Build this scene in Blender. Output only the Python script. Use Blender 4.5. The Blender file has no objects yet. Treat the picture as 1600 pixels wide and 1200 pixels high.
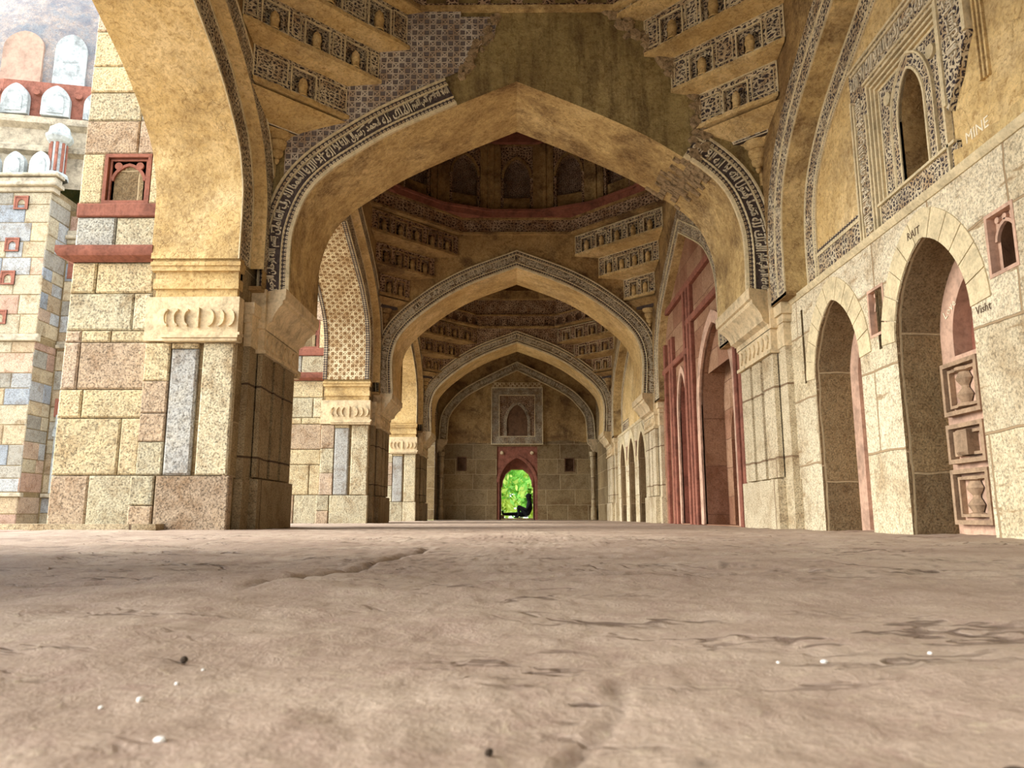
import bpy, bmesh, math, random, unicodedata
import numpy as np
from mathutils import Vector, Matrix

C = bpy.context.scene.collection
SC = bpy.context.scene
R = math.radians

# ------------------------------------------------------------------ camera, sky, sun, exposure
cam_d = bpy.data.cameras.new('camera')
cam = bpy.data.objects.new('camera', cam_d)
C.objects.link(cam)
cam_d.sensor_width = 36.0
cam_d.lens = 36.0 * 1180 / 1600
cam_d.clip_start = 0.01
cam_d.clip_end = 300
cam.location = (0, 0, 0.115)
cam.rotation_euler = (R(90 + 9.94), 0, math.atan(8 / 1180))
cam_d.dof.use_dof = True
cam_d.dof.focus_distance = 6.0
cam_d.dof.aperture_fstop = 12.0
SC.camera = cam

SC.view_settings.view_transform = 'Standard'
SC.view_settings.look = 'None'
SC.view_settings.gamma = 1.0
SC.view_settings.use_curve_mapping = False
SC.view_settings.exposure = 1.36
SC.cycles.diffuse_bounces = 8
SC.cycles.max_bounces = 12

world = bpy.data.worlds.new('sky')
SC.world = world
world.use_nodes = True
_bg = world.node_tree.nodes['Background']
_bg.inputs[0].default_value = (0.86, 0.92, 1.0, 1)
_bg.inputs[1].default_value = 1.35

sun_d = bpy.data.lights.new('sun', 'SUN')
sun_d.energy = 3.7
sun_d.angle = R(50)
sun_d.color = (1.0, 0.95, 0.86)
sun = bpy.data.objects.new('sun', sun_d)
C.objects.link(sun)
sun.rotation_euler = Vector((0.88, 0.14, -0.46)).to_track_quat('-Z', 'Y').to_euler()
sun.location = (-20, 0, 20)

random.seed(11)
RNG = np.random.default_rng(5)

# ------------------------------------------------------------------ node helpers
def new_mat(name):
    m = bpy.data.materials.new(name)
    m.use_nodes = True
    nt = m.node_tree
    nt.nodes.clear()
    out = nt.nodes.new('ShaderNodeOutputMaterial')
    b = nt.nodes.new('ShaderNodeBsdfPrincipled')
    nt.links.new(b.outputs[0], out.inputs[0])
    b.inputs['Roughness'].default_value = 0.85
    b.inputs['Specular IOR Level'].default_value = 0.2
    return m, nt, b

def setin(nt, sock, v):
    if hasattr(v, 'is_output'):
        nt.links.new(v, sock)
    else:
        if isinstance(v, tuple) and len(v) == 3 and sock.type == 'RGBA':
            v = (*v, 1)
        sock.default_value = v

def nd(nt, typ, out=0, props=None, **kw):
    n = nt.nodes.new(typ)
    for k, v in (props or {}).items():
        setattr(n, k, v)
    for k, v in kw.items():
        key = int(k[1:]) if k[0] == 'i' and k[1:].isdigit() else k.replace('_', ' ')
        setin(nt, n.inputs[key], v)
    return n.outputs[out]

def mth(nt, op, a, b=0.0, c=0.0):
    return nd(nt, 'ShaderNodeMath', 0, {'operation': op}, i0=a, i1=b, i2=c)

def mix(nt, f, a, b, mode='MIX'):
    n = nt.nodes.new('ShaderNodeMix')
    n.data_type = 'RGBA'
    n.blend_type = mode
    setin(nt, n.inputs['Factor'], f)
    setin(nt, n.inputs[6], a)
    setin(nt, n.inputs[7], b)
    return n.outputs[2]

def ramp(nt, f, stops, interp='LINEAR'):
    n = nt.nodes.new('ShaderNodeValToRGB')
    cr = n.color_ramp
    cr.interpolation = interp
    while len(cr.elements) < len(stops):
        cr.elements.new(0.5)
    for e, (p, c) in zip(cr.elements, stops):
        e.position = p
        e.color = (*c, 1) if len(c) == 3 else c
    setin(nt, n.inputs[0], f)
    return n.outputs[0]

def noise(nt, vec, scale, detail=4.0, rough=0.55, dist=0.0):
    return nd(nt, 'ShaderNodeTexNoise', 0, None, Vector=vec, Scale=scale, Detail=detail, Roughness=rough, Distortion=dist)

def wpos(nt):
    return nd(nt, 'ShaderNodeNewGeometry', 0)

def uvc(nt):
    return nd(nt, 'ShaderNodeUVMap', 0, {'uv_map': 'uv'})

def bump(nt, bsdf, h, strength=0.5, dist=0.02):
    n = nt.nodes.new('ShaderNodeBump')
    n.inputs['Strength'].default_value = strength
    n.inputs['Distance'].default_value = dist
    nt.links.new(h, n.inputs['Height'])
    nt.links.new(n.outputs[0], bsdf.inputs['Normal'])

def g(v):
    return (v, v, v)

def mat_plaster(name, base, dark, light, stain=(0.16, 0.10, 0.05), stain_amt=0.5, streak=False):
    m, nt, b = new_mat(name)
    p = wpos(nt)
    n1 = noise(nt, p, 1.1, 6, 0.62, 0.4)
    n2 = noise(nt, p, 7.0, 6, 0.7, 0.6)
    n3 = noise(nt, p, 38.0, 3, 0.6)
    col = ramp(nt, n1, [(0.3, dark), (0.5, base), (0.72, light)])
    f = ramp(nt, n2, [(0.38, g(1.0)), (0.56, g(0.0))])
    col = mix(nt, mth(nt, 'MULTIPLY', f, 0.6), col, dark)
    col = mix(nt, 0.8, col, ramp(nt, noise(nt, p, 24.0, 6, 0.8, 0.8), [(0.36, (0.52, 0.41, 0.28)), (0.5, g(1.0)), (0.66, (1.25, 1.22, 1.12))]), 'MULTIPLY')
    sv = p
    if streak:
        sv = nd(nt, 'ShaderNodeMapping', 0, None, Vector=p, Scale=(4.0, 4.0, 0.5))
    n4 = noise(nt, sv, 1.6, 7, 0.72, 0.3)
    st = ramp(nt, n4, [(0.47, g(0.0)), (0.62, g(1.0))])
    st = mth(nt, 'MULTIPLY', st, mth(nt, 'MULTIPLY', ramp(nt, n3, [(0.3, g(0.4)), (0.62, g(1.0))]), stain_amt))
    col = mix(nt, st, col, stain)
    vo = nd(nt, 'ShaderNodeTexVoronoi', 0, {'feature': 'DISTANCE_TO_EDGE'}, Vector=nd(nt, 'ShaderNodeVectorMath', 0, {'operation': 'ADD'}, i0=p, i1=nd(nt, 'ShaderNodeTexNoise', 1, None, Vector=p, Scale=2.5, Detail=5.0)), Scale=0.9)
    crack = ramp(nt, vo, [(0.0, g(1.0)), (0.004, g(0.0))])
    col = mix(nt, mth(nt, 'MULTIPLY', crack, 0.3), col, stain)
    nt.links.new(col, b.inputs['Base Color'])
    h = mth(nt, 'ADD', mth(nt, 'MULTIPLY', n2, 0.7), mth(nt, 'MULTIPLY', n3, 0.35))
    h = mth(nt, 'SUBTRACT', h, mth(nt, 'MULTIPLY', crack, 0.4))
    bump(nt, b, h, 0.55, 0.03)
    return m

def mat_blocks(name, cols, bw, bh, mortar=(0.16, 0.11, 0.07), ms=0.012, grain=0.55, off=(0, 0, 0), scar=0.0):
    """coursed stone: random tone for each block, rough joints, coarse grain"""
    m, nt, b = new_mat(name)
    uv = nd(nt, 'ShaderNodeMapping', 0, None, Vector=uvc(nt), Location=off)
    p = wpos(nt)
    wob = nd(nt, 'ShaderNodeTexNoise', 1, None, Vector=p, Scale=3.5, Detail=4.0)
    wob = nd(nt, 'ShaderNodeVectorMath', 0, {'operation': 'MULTIPLY_ADD'}, i0=wob, i1=(0.05, 0.05, 0.05), i2=uv)
    br = nt.nodes.new('ShaderNodeTexBrick')
    br.offset = 0.5
    br.squash = 0.7
    br.squash_frequency = 3
    setin(nt, br.inputs['Vector'], wob)
    for k, v in (('Color1', (0, 0, 0, 1)), ('Color2', (1, 1, 1, 1)), ('Mortar', (0.5, 0.5, 0.5, 1)), ('Scale', 1.0), ('Mortar Size', ms), ('Mortar Smooth', 0.4), ('Bias', 0.0), ('Brick Width', bw), ('Row Height', bh)):
        br.inputs[k].default_value = v
    stops = [(i / max(1, len(cols) - 1), c) for i, c in enumerate(cols)]
    col = ramp(nt, br.outputs[0], stops)
    n1 = noise(nt, p, 70.0, 3, 0.7)
    n2 = noise(nt, p, 2.2, 6, 0.65, 0.5)
    n3 = noise(nt, p, 16.0, 5, 0.7, 0.4)
    col = mix(nt, 1.0, col, ramp(nt, n1, [(0.34, g(1 - grain)), (0.52, g(1.0)), (0.7, g(1.25))]), 'MULTIPLY')
    col = mix(nt, 0.8, col, ramp(nt, n2, [(0.32, (0.62, 0.52, 0.42)), (0.52, g(1.0)), (0.7, g(1.15))]), 'MULTIPLY')
    col = mix(nt, 0.5, col, ramp(nt, n3, [(0.35, (0.55, 0.47, 0.38)), (0.5, g(1.0))]), 'MULTIPLY')
    if scar:
        sm = nd(nt, 'ShaderNodeMapping', 0, None, Vector=uvc(nt), Scale=(1.6, 7.0, 1.0))
        sn = ramp(nt, noise(nt, sm, 1.5, 6, 0.65, 0.3), [(0.60, g(0.0)), (0.66, g(1.0))])
        col = mix(nt, mth(nt, 'MULTIPLY', sn, scar), col, (0.30, 0.20, 0.10))
    col = mix(nt, br.outputs[1], col, mortar)
    nt.links.new(col, b.inputs['Base Color'])
    h = mth(nt, 'ADD', mth(nt, 'MULTIPLY', n1, 0.25), mth(nt, 'MULTIPLY', n3, 0.8))
    h = mth(nt, 'SUBTRACT', h, mth(nt, 'MULTIPLY', br.outputs[1], 0.9))
    bump(nt, b, h, 0.75, 0.03)
    return m

def mat_tint(name, grain=0.72):
    """single quarried blocks: stone tone per block, coarse speckled grain"""
    m, nt, b = new_mat(name)
    p = wpos(nt)
    t = nd(nt, 'ShaderNodeAttribute', 0, {'attribute_name': 'tint'})
    n1 = noise(nt, p, 55.0, 4, 0.75)
    n2 = noise(nt, p, 3.0, 6, 0.65, 0.6)
    n3 = noise(nt, p, 14.0, 5, 0.7, 0.6)
    col = mix(nt, 1.0, t, ramp(nt, n1, [(0.36, g(1 - grain)), (0.5, g(1.0)), (0.68, g(1.3))]), 'MULTIPLY')
    col = mix(nt, 0.85, col, ramp(nt, n2, [(0.3, (0.62, 0.5, 0.38)), (0.5, g(1.0)), (0.72, (1.2, 1.15, 1.05))]), 'MULTIPLY')
    col = mix(nt, 0.5, col, ramp(nt, n3, [(0.36, (0.5, 0.42, 0.34)), (0.5, g(1.0))]), 'MULTIPLY')
    nt.links.new(col, b.inputs['Base Color'])
    h = mth(nt, 'ADD', mth(nt, 'MULTIPLY', n1, 0.35), mth(nt, 'MULTIPLY', n3, 0.8))
    bump(nt, b, h, 0.85, 0.03)
    return m

def mat_carved(name, light, dark, scale=16.0, kind='vine', amount=1.0):
    """cut stucco: pale relief lines over a dark sunk ground"""
    m, nt, b = new_mat(name)
    uv = uvc(nt)
    p = wpos(nt)
    if kind == 'vine':
        ds = nd(nt, 'ShaderNodeTexNoise', 1, None, Vector=uv, Scale=scale * 0.9, Detail=2.0)
        v = nd(nt, 'ShaderNodeVectorMath', 0, {'operation': 'MULTIPLY_ADD'}, i0=ds, i1=(1.6 / scale,) * 3, i2=uv)
        e = nd(nt, 'ShaderNodeTexVoronoi', 0, {'feature': 'DISTANCE_TO_EDGE', 'voronoi_dimensions': '2D'}, Vector=v, Scale=scale, Randomness=0.75)
        e2 = nd(nt, 'ShaderNodeTexVoronoi', 0, {'feature': 'F1', 'voronoi_dimensions': '2D'}, Vector=v, Scale=scale * 1.9, Randomness=0.6)
        f1 = ramp(nt, e, [(0.13, g(1.0)), (0.21, g(0.0))])
        f2 = ramp(nt, e2, [(0.24, g(0.9)), (0.36, g(0.0))])
        f = mth(nt, 'MAXIMUM', f1, f2)
    elif kind == 'lattice':
        e = nd(nt, 'ShaderNodeTexVoronoi', 0, {'feature': 'DISTANCE_TO_EDGE', 'voronoi_dimensions': '2D'}, Vector=uv, Scale=scale, Randomness=0.12)
        sx = nd(nt, 'ShaderNodeMapping', 0, None, Vector=uv, Rotation=(0, 0, R(45)))
        e2 = nd(nt, 'ShaderNodeTexVoronoi', 0, {'feature': 'DISTANCE_TO_EDGE', 'voronoi_dimensions': '2D'}, Vector=sx, Scale=scale * 0.7071, Randomness=0.1)
        f = mth(nt, 'MAXIMUM', ramp(nt, e, [(0.09, g(1.0)), (0.17, g(0.0))]), ramp(nt, e2, [(0.06, g(1.0)), (0.13, g(0.0))]))
    else:  # beads along the band
        sx = nd(nt, 'ShaderNodeSeparateXYZ', 0, None, Vector=uv)
        e = nd(nt, 'ShaderNodeTexVoronoi', 0, {'feature': 'F1', 'voronoi_dimensions': '2D'}, Vector=uv, Scale=scale, Randomness=0.0)
        f = ramp(nt, e, [(0.10, g(0.5)), (0.16, g(1.0)), (0.36, g(1.0)), (0.44, g(0.0))])
    wear = ramp(nt, noise(nt, p, 3.0, 5, 0.6), [(0.3, g(0.65)), (0.55, g(1.0))])
    lt = mix(nt, ramp(nt, noise(nt, p, 5.0, 4, 0.6), [(0.4, g(0)), (0.65, g(1))]), light, tuple(c * k for c, k in zip(light, (0.62, 0.5, 0.4))))
    col = mix(nt, mth(nt, 'MULTIPLY', f, mth(nt, 'MULTIPLY', wear, amount)), dark, lt)
    nt.links.new(col, b.inputs['Base Color'])
    bump(nt, b, mth(nt, 'ADD', f, mth(nt, 'MULTIPLY', noise(nt, p, 60.0, 2), 0.2)), 0.9, 0.02)
    return m

def mat_simple(name, base, var=0.35, scale=9.0, bumpk=0.4, rough=0.85):
    m, nt, b = new_mat(name)
    p = wpos(nt)
    n1 = noise(nt, p, scale, 6, 0.65, 0.4)
    n2 = noise(nt, p, scale * 6, 3, 0.6)
    lo = tuple(c * (1 - var) for c in base)
    hi = tuple(min(1, c * (1 + var * 0.6)) for c in base)
    col = ramp(nt, n1, [(0.32, lo), (0.5, base), (0.7, hi)])
    col = mix(nt, 0.5, col, ramp(nt, n2, [(0.35, g(0.6)), (0.55, g(1.0))]), 'MULTIPLY')
    nt.links.new(col, b.inputs['Base Color'])
    b.inputs['Roughness'].default_value = rough
    bump(nt, b, mth(nt, 'ADD', n1, mth(nt, 'MULTIPLY', n2, 0.4)), bumpk, 0.02)
    return m

def mat_floor():
    m, nt, b = new_mat('worn_sandstone_floor')
    p = wpos(nt)
    n1 = noise(nt, p, 1.3, 7, 0.65, 0.5)
    n2 = noise(nt, p, 14.0, 7, 0.7, 1.2)
    n3 = noise(nt, p, 160.0, 4, 0.65)
    n4 = noise(nt, p, 45.0, 5, 0.7, 0.8)
    col = ramp(nt, n1, [(0.3, (0.33, 0.245, 0.19)), (0.48, (0.42, 0.325, 0.255)), (0.68, (0.50, 0.41, 0.32))])
    col = mix(nt, ramp(nt, n2, [(0.5, g(0)), (0.68, g(0.55))]), col, (0.30, 0.20, 0.165))
    col = mix(nt, ramp(nt, n4, [(0.58, g(0)), (0.72, g(0.6))]), col, (0.58, 0.49, 0.35))
    col = mix(nt, 0.6, col, ramp(nt, n3, [(0.34, g(0.72)), (0.55, g(1.0)), (0.75, g(1.15))]), 'MULTIPLY')
    a = nd(nt, 'ShaderNodeAttribute', 0, {'attribute_name': 'tint'})
    col = mix(nt, 1.0, col, a, 'MULTIPLY')
    # thin fissures where the bedding layers of the stone split
    pm = nd(nt, 'ShaderNodeMapping', 0, None, Vector=p, Scale=(0.7, 1.7, 1.0), Rotation=(0, 0, R(8)))
    nf = noise(nt, pm, 0.9, 6, 0.62, 0.5)
    fr = mth(nt, 'ABSOLUTE', mth(nt, 'SUBTRACT', mth(nt, 'FRACT', mth(nt, 'MULTIPLY', nf, 12.0)), 0.5))
    fis = ramp(nt, mth(nt, 'ADD', fr, mth(nt, 'MULTIPLY', n4, 0.06)), [(0.05, g(1.0)), (0.12, g(0.0))])
    msk = ramp(nt, noise(nt, p, 1.3, 5, 0.65), [(0.48, g(0.0)), (0.56, g(1.0))])
    fis = mth(nt, 'MULTIPLY', fis, msk)
    col = mix(nt, mth(nt, 'MULTIPLY', fis, 0.75), col, (0.10, 0.065, 0.05))
    nt.links.new(col, b.inputs['Base Color'])
    b.inputs['Roughness'].default_value = 0.62
    h = mth(nt, 'ADD', mth(nt, 'MULTIPLY', n4, 0.5), mth(nt, 'MULTIPLY', n3, 0.3))
    h = mth(nt, 'SUBTRACT', h, mth(nt, 'MULTIPLY', fis, 1.2))
    bump(nt, b, h, 0.6, 0.008)
    return m

def mat_leaf(name, c1, c2):
    m, nt, b = new_mat(name)
    p = wpos(nt)
    col = ramp(nt, noise(nt, p, 1.5, 4), [(0.35, c1), (0.65, c2)])
    nt.links.new(col, b.inputs['Base Color'])
    b.inputs['Transmission Weight'].default_value = 0.0
    tr = nt.nodes.new('ShaderNodeBsdfTranslucent')
    nt.links.new(col, tr.inputs[0])
    ms = nt.nodes.new('ShaderNodeMixShader')
    ms.inputs[0].default_value = 0.5
    out = [n for n in nt.nodes if n.type == 'OUTPUT_MATERIAL'][0]
    nt.links.new(b.outputs[0], ms.inputs[1])
    nt.links.new(tr.outputs[0], ms.inputs[2])
    nt.links.new(ms.outputs[0], out.inputs[0])
    return m

M = {}
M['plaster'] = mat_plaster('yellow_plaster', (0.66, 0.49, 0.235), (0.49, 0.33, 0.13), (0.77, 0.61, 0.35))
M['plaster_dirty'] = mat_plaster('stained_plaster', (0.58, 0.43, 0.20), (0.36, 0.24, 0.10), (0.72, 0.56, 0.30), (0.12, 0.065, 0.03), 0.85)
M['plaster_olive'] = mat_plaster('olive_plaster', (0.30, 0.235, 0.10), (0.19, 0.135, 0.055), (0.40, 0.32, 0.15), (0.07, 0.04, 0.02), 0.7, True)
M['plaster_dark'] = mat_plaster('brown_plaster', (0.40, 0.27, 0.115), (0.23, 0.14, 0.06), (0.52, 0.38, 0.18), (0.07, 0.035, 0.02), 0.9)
M['rubble'] = mat_simple('broken_rubble_core', (0.36, 0.26, 0.15), 0.7, 22.0, 1.0)
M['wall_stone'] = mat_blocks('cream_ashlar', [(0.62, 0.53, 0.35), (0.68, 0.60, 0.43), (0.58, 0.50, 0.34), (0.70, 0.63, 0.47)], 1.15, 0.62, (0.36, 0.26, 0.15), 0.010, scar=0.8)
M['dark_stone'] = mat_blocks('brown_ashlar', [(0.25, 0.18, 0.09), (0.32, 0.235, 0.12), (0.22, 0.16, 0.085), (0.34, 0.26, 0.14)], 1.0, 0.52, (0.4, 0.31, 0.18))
M['jamb_stone'] = mat_blocks('jamb_granite', [(0.45, 0.36, 0.22), (0.5, 0.41, 0.26)], 2.0, 0.72, (0.15, 0.1, 0.06))
M['pier_shaded'] = mat_blocks('shaded_pier_granite', [(0.30, 0.23, 0.13), (0.35, 0.275, 0.16)], 2.0, 0.72, (0.09, 0.06, 0.035))  # pier granite darkened: shade on the court-side inner faces put into the colour
M['pier_lit'] = mat_blocks('lit_pilaster_granite', [(0.60, 0.51, 0.34), (0.66, 0.57, 0.40)], 2.0, 0.72, (0.25, 0.17, 0.1))  # same granite lightened: court daylight on the pilasters put into the colour
M['cream'] = mat_simple('cream_stone', (0.64, 0.54, 0.34), 0.3, 7.0, 0.5)
M['old_stone'] = mat_simple('old_grey_stone', (0.42, 0.36, 0.26), 0.5, 3.0, 0.6)
M['frieze'] = mat_simple('pale_moulded_stone', (0.66, 0.53, 0.33), 0.35, 6.0, 0.5)
M['granite'] = mat_tint('quarried_granite')
M['red'] = mat_simple('red_sandstone', (0.27, 0.105, 0.07), 0.4, 5.0, 0.4)
M['red_wall'] = mat_blocks('red_ashlar', [(0.34, 0.18, 0.11), (0.42, 0.26, 0.16), (0.29, 0.14, 0.085), (0.38, 0.22, 0.13)], 0.7, 0.42, (0.2, 0.1, 0.06), 0.006, 0.3)
M['pink'] = mat_simple('pink_sandstone', (0.55, 0.36, 0.26), 0.35, 4.0, 0.4)
CRM = (0.66, 0.57, 0.40)
M['carve'] = mat_carved('cut_stucco_vine', CRM, (0.05, 0.04, 0.045), 21.0)
M['carve_fine'] = mat_carved('cut_stucco_fine', CRM, (0.055, 0.045, 0.05), 26.0)
M['carve_pale'] = mat_carved('cut_stucco_pale', (0.62, 0.56, 0.47), (0.13, 0.11, 0.105), 20.0)
M['carve_brown'] = mat_carved('cut_stucco_brown', (0.50, 0.36, 0.24), (0.07, 0.04, 0.03), 17.0)
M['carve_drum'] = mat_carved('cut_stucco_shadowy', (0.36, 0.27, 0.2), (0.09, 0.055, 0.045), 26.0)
M['lattice'] = mat_carved('star_lattice_stucco', (0.78, 0.66, 0.42), (0.24, 0.14, 0.06), 13.0, 'lattice')
M['lattice_grey'] = mat_carved('star_lattice_grey', (0.58, 0.52, 0.44), (0.15, 0.125, 0.12), 15.0, 'lattice')
M['bead'] = mat_carved('bead_border', CRM, (0.07, 0.055, 0.05), 22.0, 'bead')
M['ground'] = mat_simple('sunk_dark_ground', (0.085, 0.065, 0.06), 0.5, 30.0, 0.6)
M['letters'] = mat_simple('pale_stucco_letters', (0.68, 0.60, 0.44), 0.35, 14.0, 0.4)
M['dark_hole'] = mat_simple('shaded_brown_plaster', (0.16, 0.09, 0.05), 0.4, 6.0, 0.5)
M['baluster'] = mat_simple('brown_carved_stone', (0.36, 0.25, 0.16), 0.35, 8.0, 0.5)
M['floor'] = mat_floor()
M['court'] = mat_simple('court_paving', (0.54, 0.46, 0.35), 0.3, 1.2, 0.3)
M['grass'] = mat_simple('sunlit_grass', (0.42, 0.50, 0.10), 0.4, 8.0, 0.5)
M['bark'] = mat_simple('grey_bark', (0.10, 0.07, 0.045), 0.4, 12.0, 0.8)
M['leaf_g'] = mat_leaf('green_leaves', (0.20, 0.55, 0.12), (0.42, 0.70, 0.16))
M['leaf_y'] = mat_leaf('yellow_green_leaves', (0.55, 0.72, 0.16), (0.82, 0.84, 0.32))
M['dome'] = mat_plaster('weathered_dome_plaster', (0.30, 0.25, 0.22), (0.16, 0.19, 0.22), (0.40, 0.36, 0.33), (0.10, 0.11, 0.14), 0.7)
M['patch'] = mat_simple('grey_lime_patch', (0.40, 0.43, 0.42), 0.5, 2.0, 0.4)
M['dome_pink'] = mat_simple('pink_lime_patch', (0.40, 0.27, 0.20), 0.3, 1.0, 0.3)
M['cloth'] = mat_simple('dark_clothing', (0.012, 0.012, 0.016), 0.3, 20.0, 0.3)
M['skin'] = mat_simple('brown_skin', (0.05, 0.028, 0.018), 0.1, 20.0, 0.1)
M['pebble'] = mat_simple('white_pebble', (0.85, 0.84, 0.8), 0.1, 30.0, 0.3)
M['pebble_dark'] = mat_simple('dark_grit', (0.07, 0.05, 0.035), 0.4, 60.0, 0.6)
M['scratch'] = mat_simple('chalk_scratch', (0.9, 0.82, 0.62), 0.1, 20.0, 0.1)
M['char'] = mat_simple('charcoal_scrawl', (0.12, 0.08, 0.05), 0.2, 20.0, 0.1)

# ------------------------------------------------------------------ mesh builder
class MB:
    def __init__(s):
        s.v, s.f, s.uv, s.mi, s.t = [], [], [], [], []
    def face(s, pts, uv=None, m=0, tint=None):
        n = len(s.v)
        s.v.extend([tuple(p) for p in pts])
        s.f.append(tuple(range(n, n + len(pts))))
        s.uv.append(uv)
        s.mi.append(m)
        s.t.append(tint)
    def hexa(s, q, m=0, tint=None):
        """q: 8 points, 0-3 bottom ring, 4-7 top ring"""
        for i in ((3, 2, 1, 0), (4, 5, 6, 7), (0, 1, 5, 4), (1, 2, 6, 5), (2, 3, 7, 6), (3, 0, 4, 7)):
            s.face([q[k] for k in i], None, m, tint)
    def box(s, x0, x1, y0, y1, z0, z1, m=0, tint=None):
        s.hexa([(x0, y0, z0), (x1, y0, z0), (x1, y1, z0), (x0, y1, z0), (x0, y0, z1), (x1, y0, z1), (x1, y1, z1), (x0, y1, z1)], m, tint)
    def mbox(s, F, a0, a1, b0, b1, d0, d1, m=0, tint=None, ch=0.0):
        """box in a local frame F(a,b,d); front face at d1 chamfered by ch"""
        q = [F(a0, b0, d0), F(a1, b0, d0), F(a1, b1, d0), F(a0, b1, d0)]
        if ch:
            q2 = [F(a0, b0, d1 - ch), F(a1, b0, d1 - ch), F(a1, b1, d1 - ch), F(a0, b1, d1 - ch)]
            q3 = [F(a0 + ch, b0 + ch, d1), F(a1 - ch, b0 + ch, d1), F(a1 - ch, b1 - ch, d1), F(a0 + ch, b1 - ch, d1)]
            for i in range(4):
                j = (i + 1) % 4
                s.face([q[i], q[j], q2[j], q2[i]], None, m, tint)
                s.face([q2[i], q2[j], q3[j], q3[i]], None, m, tint)
            s.face(q3, None, m, tint)
            s.face(q[::-1], None, m, tint)
        else:
            s.hexa(q + [F(a0, b0, d1), F(a1, b0, d1), F(a1, b1, d1), F(a0, b1, d1)], m, tint)
    def prism(s, poly, fn0, fn1, m=0, tint=None, caps=True):
        a = [fn0(*p) for p in poly]
        b = [fn1(*p) for p in poly]
        n = len(poly)
        L = 0
        for i in range(n):
            j = (i + 1) % n
            s.face([a[i], a[j], b[j], b[i]], None, m, tint)
        if caps:
            s.face(a[::-1], None, m, tint)
            s.face(b, None, m, tint)
    def lathe(s, c, prof, n=10, m=0, ang=(0, 2 * math.pi)):
        for i in range(n):
            t0 = ang[0] + (ang[1] - ang[0]) * i / n
            t1 = ang[0] + (ang[1] - ang[0]) * (i + 1) / n
            for (r0, z0), (r1, z1) in zip(prof, prof[1:]):
                p = [(c[0] + r * math.cos(t), c[1] + r * math.sin(t), c[2] + z) for r, z, t in ((r0, z0, t0), (r0, z0, t1), (r1, z1, t1), (r1, z1, t0))]
                if r0 < 1e-6:
                    p = [p[0], p[2], p[3]]
                elif r1 < 1e-6:
                    p = p[:3]
                s.face(p, None, m)
    def build(s, name, mats, parent=None, smooth=30, merge=True):
        org = Vector((0, 0, 0))
        q = parent
        while q is not None:
            org += q.location
            q = q.parent
        me = bpy.data.meshes.new(name)
        V = np.array(s.v, dtype=float) - np.array(org)
        me.from_pydata(V.tolist(), [], s.f)
        me.color_attributes.new('tint', 'FLOAT_COLOR', 'CORNER')
        me.uv_layers.new(name='uv')
        VV = np.array(s.v, dtype=float)
        uvs = np.zeros((len(me.loops), 2))
        cols = np.ones((len(me.loops), 4))
        k = 0
        for f, uv, t in zip(s.f, s.uv, s.t):
            P = VV[list(f)]
            if uv is None:
                a = int(np.argmax(np.abs(sum((np.cross(P[i] - P[0], P[(i + 1) % len(f)] - P[0]) for i in range(1, len(f) - 1)), np.zeros(3)))))
                u2 = P[:, [1, 2]] if a == 0 else P[:, [0, 2]] if a == 1 else P[:, [0, 1]]
            else:
                u2 = np.array(uv)
            uvs[k:k + len(f)] = u2
            if t is not None:
                cols[k:k + len(f), :3] = t
            k += len(f)
        me.uv_layers['uv'].data.foreach_set('uv', uvs.ravel())
        me.color_attributes['tint'].data.foreach_set('color', cols.ravel())
        me.polygons.foreach_set('material_index', s.mi)
        if merge:
            bm = bmesh.new()
            bm.from_mesh(me)
            bmesh.ops.remove_doubles(bm, verts=bm.verts, dist=2e-5)
            bm.to_mesh(me)
            bm.free()
        if smooth:
            me.polygons.foreach_set('use_smooth', [True] * len(me.polygons))
            me.set_sharp_from_angle(angle=R(smooth))
        for mm in (mats if isinstance(mats, (list, tuple)) else [mats]):
            me.materials.append(M[mm] if isinstance(mm, str) else mm)
        o = bpy.data.objects.new(name, me)
        C.objects.link(o)
        if parent is not None:
            o.parent = parent
        return o

def thing(name, label, cat, loc, group=None):
    o = bpy.data.objects.new(name, None)
    o.empty_display_size = 0.2
    C.objects.link(o)
    o.location = loc
    o['label'] = label
    o['category'] = cat
    if group:
        o['group'] = group
    return o

def tag(o, label, cat, group=None):
    o['label'] = label
    o['category'] = cat
    if group:
        o['group'] = group
    return o

def struct(o):
    o['kind'] = 'structure'
    return o

def copy_tree(o, parent=None):
    c = o.copy()
    C.objects.link(c)
    if parent is not None:
        c.parent = parent
    for ch in list(o.children):
        copy_tree(ch, c)
    return c

def center_origin(o):
    """put a one-mesh thing's origin at the middle of its base"""
    me = o.data
    co = np.empty(len(me.vertices) * 3)
    me.vertices.foreach_get('co', co)
    co = co.reshape(-1, 3)
    b = np.array([(co[:, 0].min() + co[:, 0].max()) / 2, (co[:, 1].min() + co[:, 1].max()) / 2, co[:, 2].min()])
    me.vertices.foreach_set('co', (co - b).ravel())
    o.location = b
    me.update()

# frames: F(a, b, d) with d towards the viewer of that face
def FY(y0, sg=-1):
    return lambda a, b, d=0.0: (a, y0 + sg * d, b)
def FX(x0, sg=-1):
    return lambda a, b, d=0.0: (x0 + sg * d, a, b)
def shift(F, da, db):
    return lambda a, b, d=0.0: F(a + da, b + db, d)

# ------------------------------------------------------------------ arch curves
def smooth_half(pts, k=5):
    P = [Vector(p) for p in pts]
    P = [P[0] * 2 - P[1]] + P + [P[-1] * 2 - P[-2]]
    out = []
    for i in range(1, len(P) - 2):
        for j in range(k):
            t = j / k
            a, b, c, d = P[i - 1], P[i], P[i + 1], P[i + 2]
            out.append(0.5 * ((2 * b) + (c - a) * t + (2 * a - 5 * b + 4 * c - d) * t * t + (3 * b - a - 3 * c + d) * t ** 3))
    out.append(P[-2])
    return [(p.x, p.y) for p in out]

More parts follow.
